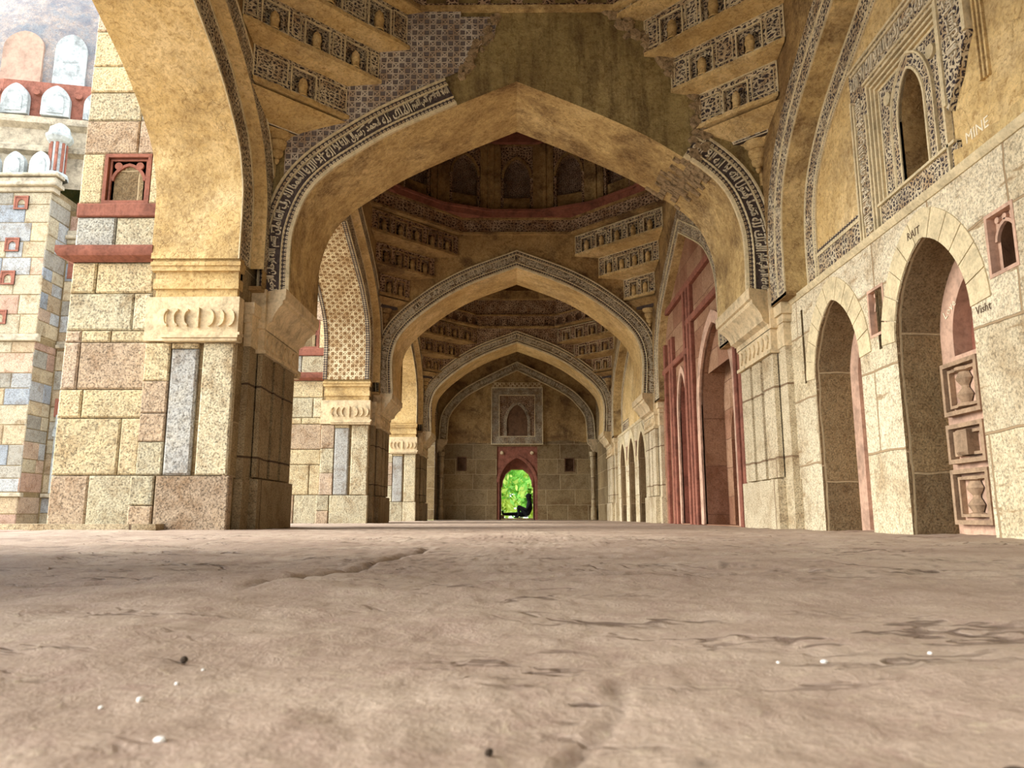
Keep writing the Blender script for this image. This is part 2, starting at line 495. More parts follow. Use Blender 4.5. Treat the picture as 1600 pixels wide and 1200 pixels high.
def full(half, c=0.0, k=5):
    """left spring -> apex -> right spring"""
    h = smooth_half(half, k)
    return [(c - x, z) for x, z in h] + [(c + x, z) for x, z in reversed(h[:-1])]

def normals(cv):
    n = len(cv)
    out = []
    for i in range(n):
        a = Vector(cv[max(0, i - 1)]); b = Vector(cv[i]); c = Vector(cv[min(n - 1, i + 1)])
        ns = []
        for p, q in ((a, b), (b, c)):
            d = q - p
            if d.length > 1e-9:
                ns.append(Vector((-d.y, d.x)).normalized())
        m = sum(ns, Vector((0, 0)))
        m.normalize()
        out.append(m / max(0.4, m.dot(ns[0])))
    return out

def offset(cv, o):
    return [(p[0] + n.x * o, p[1] + n.y * o) for p, n in zip(cv, normals(cv))]

def arclen(cv):
    L = [0.0]
    for p, q in zip(cv, cv[1:]):
        L.append(L[-1] + math.hypot(q[0] - p[0], q[1] - p[1]))
    return L

def sweep(mb, F, cv, prof, ms=None, i0=0, i1=None, caps=True):
    """prof: list of (offset from curve, height d); one material index for each step"""
    i1 = len(cv) - 1 if i1 is None else i1
    N = normals(cv)
    L = arclen(cv)
    W = arclen(prof)
    def pt(i, j):
        o, d = prof[j]
        return F(cv[i][0] + N[i].x * o, cv[i][1] + N[i].y * o, d)
    for i in range(i0, i1):
        for j in range(len(prof) - 1):
            mb.face([pt(i, j), pt(i + 1, j), pt(i + 1, j + 1), pt(i, j + 1)],
                    [(L[i], W[j]), (L[i + 1], W[j]), (L[i + 1], W[j + 1]), (L[i], W[j + 1])], (ms[j] if ms else 0))
    if caps:
        for i in (i0, i1):
            mb.face([pt(i, j) for j in range(len(prof))], None, 0)

def ring(mb, F, cv, o0, o1, d=0.0, m=0):
    sweep(mb, F, cv, [(o0, d), (o1, d)], [m], caps=False)

def pointed(ac, w, spring, rise, n=9, ogee=0.22):
    pts = []
    for i in range(-n, n + 1):
        s = math.sin(abs(i) / n * math.pi / 2)
        f = (1 - ogee) * math.sqrt(max(0, 1 - s * s)) + ogee * (1 - s)
        pts.append((ac + math.copysign(s, i) * w / 2, spring + rise * f))
    return pts

def arch_op(ac, w, b0, spring, rise, n=9, ogee=0.22):
    return {'lo': [(ac - w / 2, b0), (ac + w / 2, b0)], 'hi': pointed(ac, w, spring, rise, n, ogee)}

def rect_op(a0, a1, b0, b1):
    return {'lo': [(a0, b0), (a1, b0)], 'hi': [(a0, b1), (a1, b1)]}

def outline(op):
    return [op['lo'][0]] + op['hi'] + [op['lo'][-1]] + op['lo'][1:-1][::-1]

def curve_op(cv, b0):
    xs = []
    mid = max(range(len(cv)), key=lambda i: cv[i][1])
    for i, p in enumerate(cv):
        if xs and p[0] <= xs[-1][0] + 1e-4:
            if i <= mid:
                xs[-1] = (xs[-1][0], p[1])
            continue
        xs.append(p)
    return {'lo': [(xs[0][0], b0), (xs[-1][0], b0)], 'hi': xs}

def interp(pts, a):
    return float(np.interp(a, [p[0] for p in pts], [p[1] for p in pts]))

def panel(mb, F, a0, a1, b0, b1, ops=(), d=0.0, m=0, tops=None):
    br = {a0, a1}
    for op in ops:
        for p in op['lo'] + op['hi']:
            if a0 < p[0] < a1:
                br.add(p[0])
    if tops:
        for p in tops:
            if a0 < p[0] < a1:
                br.add(p[0])
    br = sorted(br)
    for ca, cb in zip(br, br[1:]):
        if cb - ca < 1e-6:
            continue
        iv = []
        for op in ops:
            if op['lo'][0][0] <= ca + 1e-6 and op['lo'][-1][0] >= cb - 1e-6:
                iv.append((interp(op['lo'], ca), interp(op['lo'], cb), interp(op['hi'], ca), interp(op['hi'], cb)))
        iv.sort()
        pa, pb = b0, b0
        for la, lb, ha, hb in iv:
            if la - pa > 1e-6 or lb - pb > 1e-6:
                mb.face([F(ca, pa, d), F(cb, pb, d), F(cb, lb, d), F(ca, la, d)], None, m)
            pa, pb = ha, hb
        ta, tb = (interp(tops, ca), interp(tops, cb)) if tops else (b1, b1)
        if ta - pa > 1e-6 or tb - pb > 1e-6:
            mb.face([F(ca, pa, d), F(cb, pb, d), F(cb, tb, d), F(ca, ta, d)], None, m)

def reveal(mb, F, pts, d0, d1, m=0, closed=True):
    n = len(pts)
    L = 0.0
    for i in range(n if closed else n - 1):
        p, q = pts[i], pts[(i + 1) % n]
        l = math.hypot(q[0] - p[0], q[1] - p[1])
        if l < 1e-7:
            continue
        mb.face([F(*p, d0), F(*q, d0), F(*q, d1), F(*p, d1)], [(L, d0), (L + l, d0), (L + l, d1), (L, d1)], m)
        L += l

def fill(mb, F, pts, d, m=0):
    mb.face([F(*p, d) for p in pts], None, m)

def frame(mb, F, a0, a1, b0, b1, w, d0, d1, m=0):
    mb.mbox(F, a0, a1, b1 - w, b1, d0, d1, m)
    mb.mbox(F, a0, a1, b0, b0 + w, d0, d1, m)
    mb.mbox(F, a0, a0 + w, b0 + w, b1 - w, d0, d1, m)
    mb.mbox(F, a1 - w, a1, b0 + w, b1 - w, d0, d1, m)

def ashlar(mb, F, a0, a1, b0, b1, rh, bw, pal, depth=0.04, gap=0.008, seed=1, ch=0.012, m=0, jit=0.012):
    rd = random.Random(seed)
    b = b0
    while b < b1 - 0.03:
        h = rh * rd.uniform(0.75, 1.3)
        if b1 - (b + h) < rh * 0.45:
            h = b1 - b
        a = a0
        while a < a1 - 0.02:
            w = bw * rd.uniform(0.6, 1.5)
            if a1 - (a + w) < bw * 0.4:
                w = a1 - a
            c = rd.choice(pal)
            k = rd.uniform(0.85, 1.12)
            mb.mbox(F, a + gap, a + w - gap, b + gap, b + h - gap, -depth, rd.uniform(-jit, 0), m, tuple(x * k for x in c), ch)
            a += w
        b += h

# ------------------------------------------------------------------ calligraphy
_forms = {}
for _c in range(0xFE70, 0xFEFD):
    _d = unicodedata.decomposition(chr(_c)).split()
    if len(_d) >= 2 and _d[0] in ('<isolated>', '<final>', '<initial>', '<medial>'):
        _forms[(''.join(chr(int(x, 16)) for x in _d[1:]), _d[0][1:4])] = chr(_c)

def shape_ar(t):
    units, i = [], 0
    while i < len(t):
        if t[i:i + 2] == '\u0644\u0627':
            units.append(t[i:i + 2]); i += 2
        else:
            units.append(t[i]); i += 1
    out = []
    for k, u in enumerate(units):
        pr = k > 0 and (units[k - 1], 'ini') in _forms and (u, 'fin') in _forms
        nx = k < len(units) - 1 and (u, 'ini') in _forms and (units[k + 1], 'fin') in _forms
        out.append(_forms.get((u, 'med' if pr and nx else 'fin' if pr else 'ini' if nx else 'iso'), u))
    return ''.join(reversed(out))

_text_cache = {}
def text_mesh(body, bold=0.0):
    key = (body, bold)
    if key not in _text_cache:
        cu = bpy.data.curves.new('t', 'FONT')
        cu.body = body
        cu.resolution_u = 1
        cu.offset = bold
        o = bpy.data.objects.new('t', cu)
        C.objects.link(o)
        dg = bpy.context.evaluated_depsgraph_get()
        me = bpy.data.meshes.new_from_object(o.evaluated_get(dg))
        V = [tuple(v.co) for v in me.vertices]
        Fc = [tuple(p.vertices) for p in me.polygons]
        bpy.data.objects.remove(o)
        bpy.data.meshes.remove(me)
        bpy.data.curves.remove(cu)
        ec = {}
        for f in Fc:
            for i in range(len(f)):
                e = (f[i], f[(i + 1) % len(f)])
                ec[e] = ec.get(e, 0) + 1
        rim = [e for e in ec if (e[1], e[0]) not in ec]
        A = np.array(V) if V else np.zeros((1, 3))
        _text_cache[key] = (A, Fc, rim)
    return _text_cache[key]

def put_text(mb, body, fn, height, thick, bold=0.0, stretch=1.0, u0=0.0, m=0):
    """fn(u, v, d) maps text space (metres) to 3D; returns the width used"""
    A, Fc, rim = text_mesh(body, bold)
    lo, hi = A.min(0), A.max(0)
    s = height / max(1e-6, hi[1] - lo[1])
    P = [((p[0] - lo[0]) * s * stretch + u0, (p[1] - lo[1]) * s) for p in A]
    for f in Fc:
        mb.face([fn(*P[i], thick) for i in f], None, m)
    for a, b in rim:
        mb.face([fn(*P[a], 0), fn(*P[b], 0), fn(*P[b], thick), fn(*P[a], thick)], None, m)
    return (hi[0] - lo[0]) * s * stretch

VERSE = ['بسم الله الرحمن الرحيم', 'الحمد لله رب العالمين', 'لا اله الا الله', 'محمد رسول الله', 'الملك لله', 'الله لا اله الا هو الحي القيوم', 'مالك يوم الدين', 'نصر من الله وفتح قريب']

def curve_fn(F, cv, o0, d):
    N = normals(cv)
    L = arclen(cv)
    xs = [p[0] for p in cv]; zs = [p[1] for p in cv]
    nx = [n.x for n in N]; nz = [n.y for n in N]
    def fn(u, v, t):
        x = np.interp(u, L, xs); z = np.interp(u, L, zs)
        a = np.interp(u, L, nx); b = np.interp(u, L, nz)
        return F(float(x + a * (o0 + v)), float(z + b * (o0 + v)), d + t)
    return fn, L[-1]

def script_run(mb, fn, u0, u1, h, thick, seed=0, stretch=0.62, tiers=True):
    rd = random.Random(seed)
    u = u0
    k = seed
    while u < u1 - h * 0.4:
        s = shape_ar(VERSE[k % len(VERSE)])
        k += 1
        A, _, _ = text_mesh(s, 0.02)
        w = (A[:, 0].max() - A[:, 0].min()) * h / (A[:, 1].max() - A[:, 1].min()) * stretch
        st = stretch
        if u + w > u1:
            st = stretch * (u1 - u) / w
            if st < 0.3 * stretch:
                break
        w = put_text(mb, s, fn, h, thick, 0.02, st, u)
        # tall uprights between the words and short strokes filling the upper tier
        if tiers:
            x = u
            while x < u + w - 0.02:
                x += rd.uniform(0.045, 0.10)
                if rd.random() < 0.6:
                    v0 = h * rd.uniform(0.3, 0.5)
                    t = 0.0085
                    q = [(x, v0), (x + t, v0), (x + t * 1.6, h * 1.02), (x - t * 0.4, h * 1.0)]
                else:
                    v0 = h * rd.uniform(0.6, 0.9)
                    q = [(x, v0), (x + 0.05, v0 + 0.012), (x + 0.048, v0 + 0.024), (x - 0.004, v0 + 0.011)]
                q = [(min(a, u1), b) for a, b in q]
                mb.face([fn(*p, thick) for p in q])
                for i in range(4):
                    mb.face([fn(*q[i], 0), fn(*q[(i + 1) % 4], 0), fn(*q[(i + 1) % 4], thick), fn(*q[i], thick)])
        u += w + 0.02

# ------------------------------------------------------------------ measures of the hall
YK = [8.15, 14.85, 21.45]           # centres of the three cross arches
HT = 0.55                           # half their thickness
XW, XS, XL = 2.75, 2.62, 2.84       # lower wall, upper wall face, lunette face
YC = [4.83, 11.5, 18.15]            # bays on the court side
YR = [5.0, 11.65, 18.3]             # bays on the inner wall
YF = 26.15                          # end wall
ZTOP = 6.2
T_HALF = [(2.38, 2.42), (2.385, 2.9), (2.35, 3.18), (2.23, 3.5), (2.03, 3.74), (1.72, 3.97), (1.32, 4.22), (0.65, 4.54), (0.0, 4.82)]
C_HALF = [(2.27, 2.62), (2.27, 3.25), (2.2, 3.52), (2.04, 3.78), (1.55, 4.15), (0.85, 4.46), (0.0, 4.8)]
R_HALF = [(2.10, 2.27), (2.10, 2.8), (2.03, 3.2), (1.86, 3.5), (1.52, 3.82), (1.12, 4.06), (0.62, 4.32), (0.0, 4.64)]
T = full(T_HALF)
T_FAR = full([(2.38, 2.42), (2.41, 2.95), (2.39, 3.25), (2.29, 3.54), (2.05, 3.83), (1.69, 4.13), (1.31, 4.39), (0.80, 4.65), (0.0, 4.95)])

# ------------------------------------------------------------------ floor with real relief
def vnoise(x, y, seed):
    rs = np.random.RandomState(seed)
    tab = rs.rand(256, 256)
    xi = np.floor(x).astype(int); yi = np.floor(y).astype(int)
    fx = x - xi; fy = y - yi
    fx = fx * fx * (3 - 2 * fx); fy = fy * fy * (3 - 2 * fy)
    a = tab[xi % 256, yi % 256]; b = tab[(xi + 1) % 256, yi % 256]
    c = tab[xi % 256, (yi + 1) % 256]; d = tab[(xi + 1) % 256, (yi + 1) % 256]
    return (a * (1 - fx) + b * fx) * (1 - fy) + (c * (1 - fx) + d * fx) * fy

def fbm(x, y, seed, o=5, gain=0.5):
    s = 0; a = 1.0; t = 0
    for i in range(o):
        s = s + a * vnoise(x * 2 ** i, y * 2 ** i, seed + i)
        t += a
        a *= gain
    return s / t

def build_floor():
    def axis(lo, hi, fine, growth, cap):
        out = [0.0]
        st = fine
        while out[-1] < hi:
            out.append(out[-1] + st)
            st = min(cap, st * growth)
        pos = out
        out = [0.0]
        st = fine
        while out[-1] < -lo:
            out.append(out[-1] + st)
            st = min(cap, st * growth)
        return np.array([-v for v in out[:0:-1]] + pos)
    xs = axis(-4.6, 3.3, 0.006, 1.012, 0.035)
    ys = axis(-5.6, 26.3, 0.006, 1.010, 0.09)
    ys = np.concatenate([np.arange(-5.6, -0.3, 0.25), ys[ys >= -0.3]])
    X, Y = np.meshgrid(xs, ys)
    wx = fbm(X * 2.1, Y * 2.1, 3, 4) * 0.5
    h = (fbm(X * 1.2 + wx, Y * 1.6 + wx, 11, 6, 0.55) - 0.5) * 0.008
    flake = fbm(X * 2.6 + wx, Y * 4.2 + 7, 31, 6, 0.6)            # sandstone splitting off in thin layers
    lv = flake * 13
    st = np.floor(lv) + np.clip((lv - np.floor(lv)) * 7, 0, 1)
    amp = 0.0042 + 0.004 * np.clip(fbm(X * 0.4, Y * 0.4, 71, 2) - 0.35, 0, 1)
    amp = amp * (1 + 0.25 * np.clip((Y - 0.9) / 0.8, 0, 1))
    h += (st - 6.5) * amp * 0.6
    fr = lv - np.floor(lv)
    edge = np.clip(1 - np.abs(fr - 0.07) / 0.09, 0, 1) * np.clip(fbm(X * 1.7, Y * 1.7, 141, 3) * 3.2 - 1.25, 0, 1) * np.clip((Y - 0.6) / 0.8, 0.25, 1)
    h += (fbm(X * 26, Y * 26, 51, 4, 0.6) - 0.5) * 0.0045
    far = np.clip((Y - 3) / 6, 0, 1)
    h *= (1 - 0.55 * far)
    h -= 0.012
    crack = 1 - 0.5 * edge
    for (px, py, ang, ln, sd) in ((-0.85, 1.5, 0.06, 0.55, 1), (0.42, 2.5, 0.04, 0.6, 2), (-0.40, 2.2, 1.50, 0.9, 3), (0.9, 1.75, 0.06, 0.5, 4), (-1.8, 2.6, -0.03, 1.2, 5), (1.7, 3.0, 0.03, 1.3, 6), (0.1, 4.2, 0.02, 2.0, 7), (0.05, 0.52, 1.3, 0.12, 8), (0.2, 1.65, 0.02, 0.35, 9)):
        ca, sa = math.cos(ang), math.sin(ang)
        u = (X - px) * ca + (Y - py) * sa
        v = -(X - px) * sa + (Y - py) * ca + (fbm(X * 5, Y * 5, 90 + sd, 4) - 0.5) * 0.14
        wd = 0.014 if ln > 0.3 else 0.005
        k = np.exp(-(v / wd) ** 2) * np.clip((1 - np.abs(u / ln)) * 4, 0, 1)
        h -= k * (0.016 if ln > 0.3 else 0.004)
        crack -= k * (0.45 if ln > 0.3 else 0.2)
    near = np.exp(-((X / 0.25) ** 2 + ((Y) / 0.25) ** 2))
    h = h * (1 - 0.75 * near)
    for (px, py) in ((-0.31, 0.70), (0.32, 0.74), (0.10, 0.44)):
        crack -= 0.7 * np.exp(-(((X - px) / 0.006) ** 2 + ((Y - py) / 0.007) ** 2))
    ny, nx = X.shape
    me = bpy.data.meshes.new('floor')
    co = np.stack([X, Y, h], -1).reshape(-1, 3)
    idx = np.arange(nx * ny).reshape(ny, nx)
    q = np.stack([idx[:-1, :-1], idx[:-1, 1:], idx[1:, 1:], idx[1:, :-1]], -1).reshape(-1, 4)
    me.vertices.add(len(co)); me.vertices.foreach_set('co', co.ravel())
    me.loops.add(q.size); me.loops.foreach_set('vertex_index', q.ravel())
    me.polygons.add(len(q)); me.polygons.foreach_set('loop_start', np.arange(0, q.size, 4))
    me.polygons.foreach_set('use_smooth', [True] * len(q))
    ca = me.color_attributes.new('tint', 'FLOAT_COLOR', 'POINT')
    cc = np.ones((len(co), 4)); cc[:, :3] = np.clip(crack, 0.15, 1).reshape(-1, 1)
    ca.data.foreach_set('color', cc.ravel())
    me.update(); me.validate()
    me.materials.append(M['floor'])
    o = bpy.data.objects.new('floor', me)
    C.objects.link(o)
    return struct(o), xs, ys, h

floor, FXS, FYS, FH = build_floor()
def floor_z(x, y):
    i = min(max(np.searchsorted(FYS, y), 1), len(FYS) - 1)
    j = min(max(np.searchsorted(FXS, x), 1), len(FXS) - 1)
    return float(FH[i - 1:i + 1, j - 1:j + 1].max())

mb = MB()
mb.box(-90, 60, -40, 120, -0.42, -0.30)
struct(mb.build('ground_court', 'court'))
mb = MB()
mb.box(-90, 60, 26.9, 120, -0.31, -0.12)
struct(mb.build('ground_lawn', 'grass'))
mb = MB()
mb.box(-4.65, -4.25, -5.6, 27.2, -0.30, -0.012)
struct(mb.build('trim_plinth', 'red'))

# ------------------------------------------------------------------ shell behind the camera and roof
mb = MB()
panel(mb, FY(-5.6, 1), -3.6, 2.9, -0.05, ZTOP, [curve_op(T, -0.05)])  # unseen end wall; its wide arch is added to let sky fill in
panel(mb, FY(-5.9, -1), -3.6, 2.9, -0.05, ZTOP, [curve_op(T, -0.05)])
struct(mb.build('wall_back', 'plaster_dirty', merge=False))
mb = MB()
_rc = full(C_HALF, -1.8)
for _f in (FX(-XW + 0.004, 1), FX(-3.6, -1)):
    panel(mb, _f, -5.6, 2.5, -0.05, ZTOP, [curve_op(_rc, -0.05)])
sweep(mb, lambda a, b, d: (-XW - d, a, b), [(_rc[0][0], 0.0)] + _rc + [(_rc[-1][0], 0.0)], [(0, 0), (0, 0.85)], caps=False)
mb.face([(-XW, 2.5, -0.05), (-3.6, 2.5, -0.05), (-3.6, 2.5, ZTOP), (-XW, 2.5, ZTOP)])
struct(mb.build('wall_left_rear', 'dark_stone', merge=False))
mb = MB()
mb.box(XW, 3.4, -5.6, 1.6, -0.05, ZTOP)
struct(mb.build('wall_right_rear', 'wall_stone'))

def roof_slab(mb, y0, y1, yc=None, r=2.6, n=16, z0=ZTOP, z1=ZTOP + 0.25):
    """roof over one bay with a round eye for the dome"""
    X0, X1 = -3.6, 3.6
    if yc is None:
        mb.box(X0, X1, y0, y1, z0, z1)
        return
    for i in range(n * 2):
        t0 = math.pi * i / n; t1 = math.pi * (i + 1) / n
        def sq(t):
            c, s = math.cos(t), math.sin(t)
            k = min((X1 / abs(c)) if abs(c) > 1e-6 else 9e9, ((y1 - yc) if s > 0 else (yc - y0)) / abs(s) if abs(s) > 1e-6 else 9e9)
            return (c * k, yc + s * k)
        a, b = sq(t0), sq(t1)
        c0 = (r * math.cos(t0), yc + r * math.sin(t0)); c1 = (r * math.cos(t1), yc + r * math.sin(t1))
        for z in (z0, z1):
            mb.face([(*c0, z), (*a, z), (*b, z), (*c1, z)])
        mb.face([(*c0, z0), (*c1, z0), (*c1, z1), (*c0, z1)])
mb = MB()
roof_slab(mb, -5.9, 1.5)
roof_slab(mb, 1.5, YK[0], YC[0])
roof_slab(mb, YK[0], YK[1], YK[1] - HT - 2.66, 2.76, 32)
roof_slab(mb, YK[1], YK[2], YC[2])
roof_slab(mb, YK[2], YF + 0.9)
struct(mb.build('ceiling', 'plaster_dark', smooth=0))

# ------------------------------------------------------------------ cross arches
T_NEAR = T
def cross_arch(i, yk, label, spandrel, band, body, broken=False):
    yf, yb = yk - HT, yk + HT
    T = T_FAR if i else T_NEAR
    t = thing('cross_arch', label, 'arch', (0, yk, 2.4), 'pointed arches spanning the hall')
    F, B = FY(yf), FY(yb, 1)
    op = curve_op(T, 2.0)
    mb = MB()
    for fr in (F, B):
        # spandrel masonry on both faces, wide enough to meet the side walls
        panel(mb, fr, -XS - 0.05, XS + 0.05, 2.42, ZTOP, [op])
    mb.build('spandrel', spandrel, t, merge=False)
    mb = MB()
    sweep(mb, lambda a, b, d: (a, yf + d, b), T, [(0.0, 0.0), (0.0, 0.02), (0.0, HT), (0.0, 2 * HT - 0.02), (0.0, 2 * HT)], caps=False)
    mb.build('soffit', body, t, smooth=40)
    prof = [(0.0, 0.0), (0.0, 0.035), (0.035, 0.04), (0.04, 0.03), (0.085, 0.03), (0.09, 0.04), (0.10, 0.04), (0.105, 0.02), (0.245, 0.02), (0.25, 0.04), (0.26, 0.04), (0.265, 0.03), (0.31, 0.03), (0.315, 0.04), (0.335, 0.04), (0.345, 0.0)]
    ms = [0, 0, 0, 1, 0, 0, 0, 2, 0, 0, 0, 1, 0, 0, 0]
    L = arclen(T)
    n = len(T)
    spans = [(0, n - 1)]
    if broken:
        iL = max(k for k in range(n) if T[k][0] < -0.55 and k < n // 2)
        iR = min(k for k in range(n) if T[k][0] > 1.78)
        spans = [(0, iL), (iR, n - 1)]
    fn, LT = curve_fn(F, T, 0.118, 0.02)
    for k, (a, b) in enumerate(spans):
        mb = MB()
        sweep(mb, F, T, prof, ms, a, b)
        o = mb.build('inscription_band', ['cream', 'bead', 'ground' if band == 'bold' else 'carve_fine'], t)
        half = LT / 2
        u0, u1 = L[a] + 0.02, L[b] - 0.02
        for q, (v0, v1) in enumerate(((u0, half - 0.03), (half + 0.03, u1)) if u0 < half < u1 else ((u0, u1),)):
            mb = MB()
            script_run(mb, fn, v0, v1, 0.118, 0.016, i + 2 * k + 2 * q)
            mb.build('lettering', 'letters', o, smooth=0)
    return t

a1 = cross_arch(0, YK[0], 'nearest and largest cross arch, its plaster broken away at the point', 'plaster_olive', 'bold', 'plaster_dirty', True)
a2 = cross_arch(1, YK[1], 'second cross arch with its whole grey inscription band, framing the vault with buds', 'plaster_dark', 'fine', 'plaster')
a3 = cross_arch(2, YK[2], 'third cross arch, just in front of the end wall with the doorway', 'carve_brown', 'fine', 'plaster')

# worn stucco still clinging to the first arch
F1 = FY(YK[0] - HT)
rd = random.Random(3)
def jag(p, q, n, amp):
    out = []
    for i in range(n):
        t = i / n
        out.append((p[0] + (q[0] - p[0]) * t + rd.uniform(-amp, amp), p[1] + (q[1] - p[1]) * t + rd.uniform(-amp, amp)))
    return out
oT = offset(T, 0.345)
left_edge = [p for p in oT if -2.5 < p[0] < -0.62]
poly = left_edge + jag((-0.55, 4.98), (-0.42, 5.22), 6, 0.03) + jag((-0.42, 5.22), (-0.26, 5.35), 5, 0.03) + jag((-0.26, 5.35), (-0.22, 5.62), 6, 0.025) + [(-0.22, 5.64), (-2.5, 5.64)]
mb = MB()
panel(mb, F1, -2.5, -0.62, 2.0, 5.66, [{'lo': [(-2.5, 2.0), (-0.3, 2.0)], 'hi': [p for p in oT if -2.6 < p[0] < -0.2]}], 0.025)
_rj = jag((-0.62, 4.98), (-0.42, 5.22), 6, 0.02) + jag((-0.42, 5.22), (-0.26, 5.35), 5, 0.02) + jag((-0.26, 5.35), (-0.22, 5.62), 6, 0.02)
for p_, q_ in zip(_rj, _rj[1:]):
    mb.face([F1(-0.62, p_[1], 0.025), F1(max(-0.62, p_[0]), p_[1], 0.025), F1(max(-0.62, q_[0]), q_[1], 0.025), F1(-0.62, q_[1], 0.025)])
mb.build('patterned_stucco', 'lattice_grey', a1, smooth=0, merge=False)
for side in (0, 1):      # ragged broken edge of the stucco, left then right
    mb = MB()
    for k in range((34, 110)[side]):
        if side == 0:
            q = k / 34
            p = (-0.58 + 0.36 * q + rd.uniform(-0.05, 0.05), 4.9 + 0.74 * q + rd.uniform(-0.04, 0.04))
            r = rd.uniform(0.04, 0.10)
        else:
            q = k / 110
            p = (1.98 - 0.9 * max(0, q - 0.45) / 0.55 + rd.uniform(-0.10, 0.10), 3.9 + 1.75 * q + rd.uniform(-0.06, 0.06))
            r = rd.uniform(0.05, 0.12)
        pts = [(p[0] + r * rd.uniform(0.5, 1) * math.cos(a * 1.047), p[1] + r * rd.uniform(0.5, 1) * math.sin(a * 1.047)) for a in range(6)]
        hgt = rd.uniform(0.028, 0.045)
        mb.prism(pts, lambda a, b: F1(a, b, -0.01), lambda a, b: F1(a + (p[0] - a) * 0.4, b + (p[1] - b) * 0.4, hgt))
    mb.build('broken_edge', 'rubble', a1, smooth=0)
mb = MB()
# patch where the soffit plaster has come off at the right haunch
cvp = [p for p in T if 1.55 < p[0] < 2.12 and p[1] > 3.4]
for i in range(len(cvp) - 1):
    for j in range(18):
        y0 = YK[0] - HT + 0.01 + j * 0.060
        u = (i + 0.5) / (len(cvp) - 1) - 0.5 + 0.02 * (j - 9)
        if abs(u) > 0.30 + 0.16 * math.sin(j * 1.9) + rd.uniform(-0.08, 0.05) or (j > 13 and rd.random() < 0.5):
            continue
        o = rd.uniform(0.004, 0.022)
        mb.hexa([(cvp[i][0], y0, cvp[i][1]), (cvp[i + 1][0], y0, cvp[i + 1][1]), (cvp[i + 1][0], y0 + 0.06, cvp[i + 1][1]), (cvp[i][0], y0 + 0.06, cvp[i][1])] +
                [(cvp[i][0] - o, y0 + .004, cvp[i][1] - o), (cvp[i + 1][0] - o, y0 + .004, cvp[i + 1][1] - o), (cvp[i + 1][0] - o, y0 + 0.056, cvp[i + 1][1] - o), (cvp[i][0] - o, y0 + 0.056, cvp[i][1] - o)])
mb.build('bare_masonry_patch', 'rubble', a1, smooth=0)

# ------------------------------------------------------------------ half piers carrying the cross arches
CAP = [(0.0, 2.02), (0.02, 2.02), (0.03, 2.07), (0.09, 2.10), (0.10, 2.14), (0.12, 2.18), (0.17, 2.24), (0.205, 2.27), (0.21, 2.31), (0.235, 2.32), (0.24, 2.36), (0.24, 2.43), (0.0, 2.43)]
def half_pier(t, s, yk):
    """s=+1 on the inner wall, -1 on the court side; faces the hall"""
    X = lambda d: s * (XS - d)          # d = distance out from the pier face
    mb = MB()
    mb.box(*sorted((X(0.035), s * XW)), yk - HT - 0.035, yk + HT + 0.035, -0.05, 0.48)
    mb.box(*sorted((s * 2.665, s * XW)), yk - HT - 0.24, yk + HT + 0.24, -0.05, 0.47)
    PST = 'pier_lit' if s > 0 else 'pier_shaded'
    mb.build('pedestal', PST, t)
    mb = MB()
    mb.box(*sorted((X(-0.05), s * XW)), yk - HT, yk + HT, 0.48, 1.78)
    mb.box(*sorted((s * 2.685, s * XW)), yk - HT - 0.2, yk + HT + 0.2, 0.47, 1.80)
    for y0, y1 in ((yk - HT, yk - 0.22), (yk - 0.14, yk + 0.14), (yk + 0.22, yk + HT)):
        mb.box(*sorted((X(0.0), X(-0.06))), y0, y1, 0.50, 1.76)
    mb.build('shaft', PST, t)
    mb = MB()
    mb.box(*sorted((X(0.01), s * XW)), yk - HT - 0.01, yk + HT + 0.01, 1.78, 2.02)
    mb.box(*sorted((s * 2.675, s * XW)), yk - HT - 0.21, yk + HT + 0.21, 1.80, 2.04)
    mb.box(*sorted((X(0.035), s * XW)), yk - HT - 0.035, yk + HT + 0.035, 1.765, 1.80)
    for k in range(7):                   # upright leaves on the frieze
        y = yk - 0.45 + k * 0.15
        pts = [(y + 0.055 * math.cos(a), 1.90 + 0.08 * math.sin(a)) for a in [math.pi * j / 5 for j in range(6)]] + [(y, 1.83)]
        Fl = FX(X(0.0), -s)
        mb.prism(pts, lambda a, b: Fl(a, b, 0.0), lambda a, b: Fl(a, b, 0.028))
    mb.build('leaf_frieze', 'frieze', t)
    mb = MB()
    prof = [(X(d), z) for d, z in CAP]
    e = 0.10
    def f0(x, z):
        k = max(0.0, min(1.0, (XS - abs(x)) / 0.24))
        return (x, yk - HT - 0.01 - e * k, z)
    def f1(x, z):
        k = max(0.0, min(1.0, (XS - abs(x)) / 0.24))
        return (x, yk + HT + 0.01 + e * k, z)
    mb.prism(prof + [], f0, f1)
    mb.box(*sorted((s * (XS - 0.02), s * XW)), yk - HT - 0.06, yk + HT + 0.06, 2.02, 2.44)
    mb.box(*sorted((s * 2.665, s * XW)), yk - HT - 0.24, yk + HT + 0.24, 2.04, 2.12)
    mb.box(*sorted((s * 2.64, s * XW)), yk - HT - 0.27, yk + HT + 0.27, 2.12, 2.24)
    mb.build('capital', 'frieze', t)

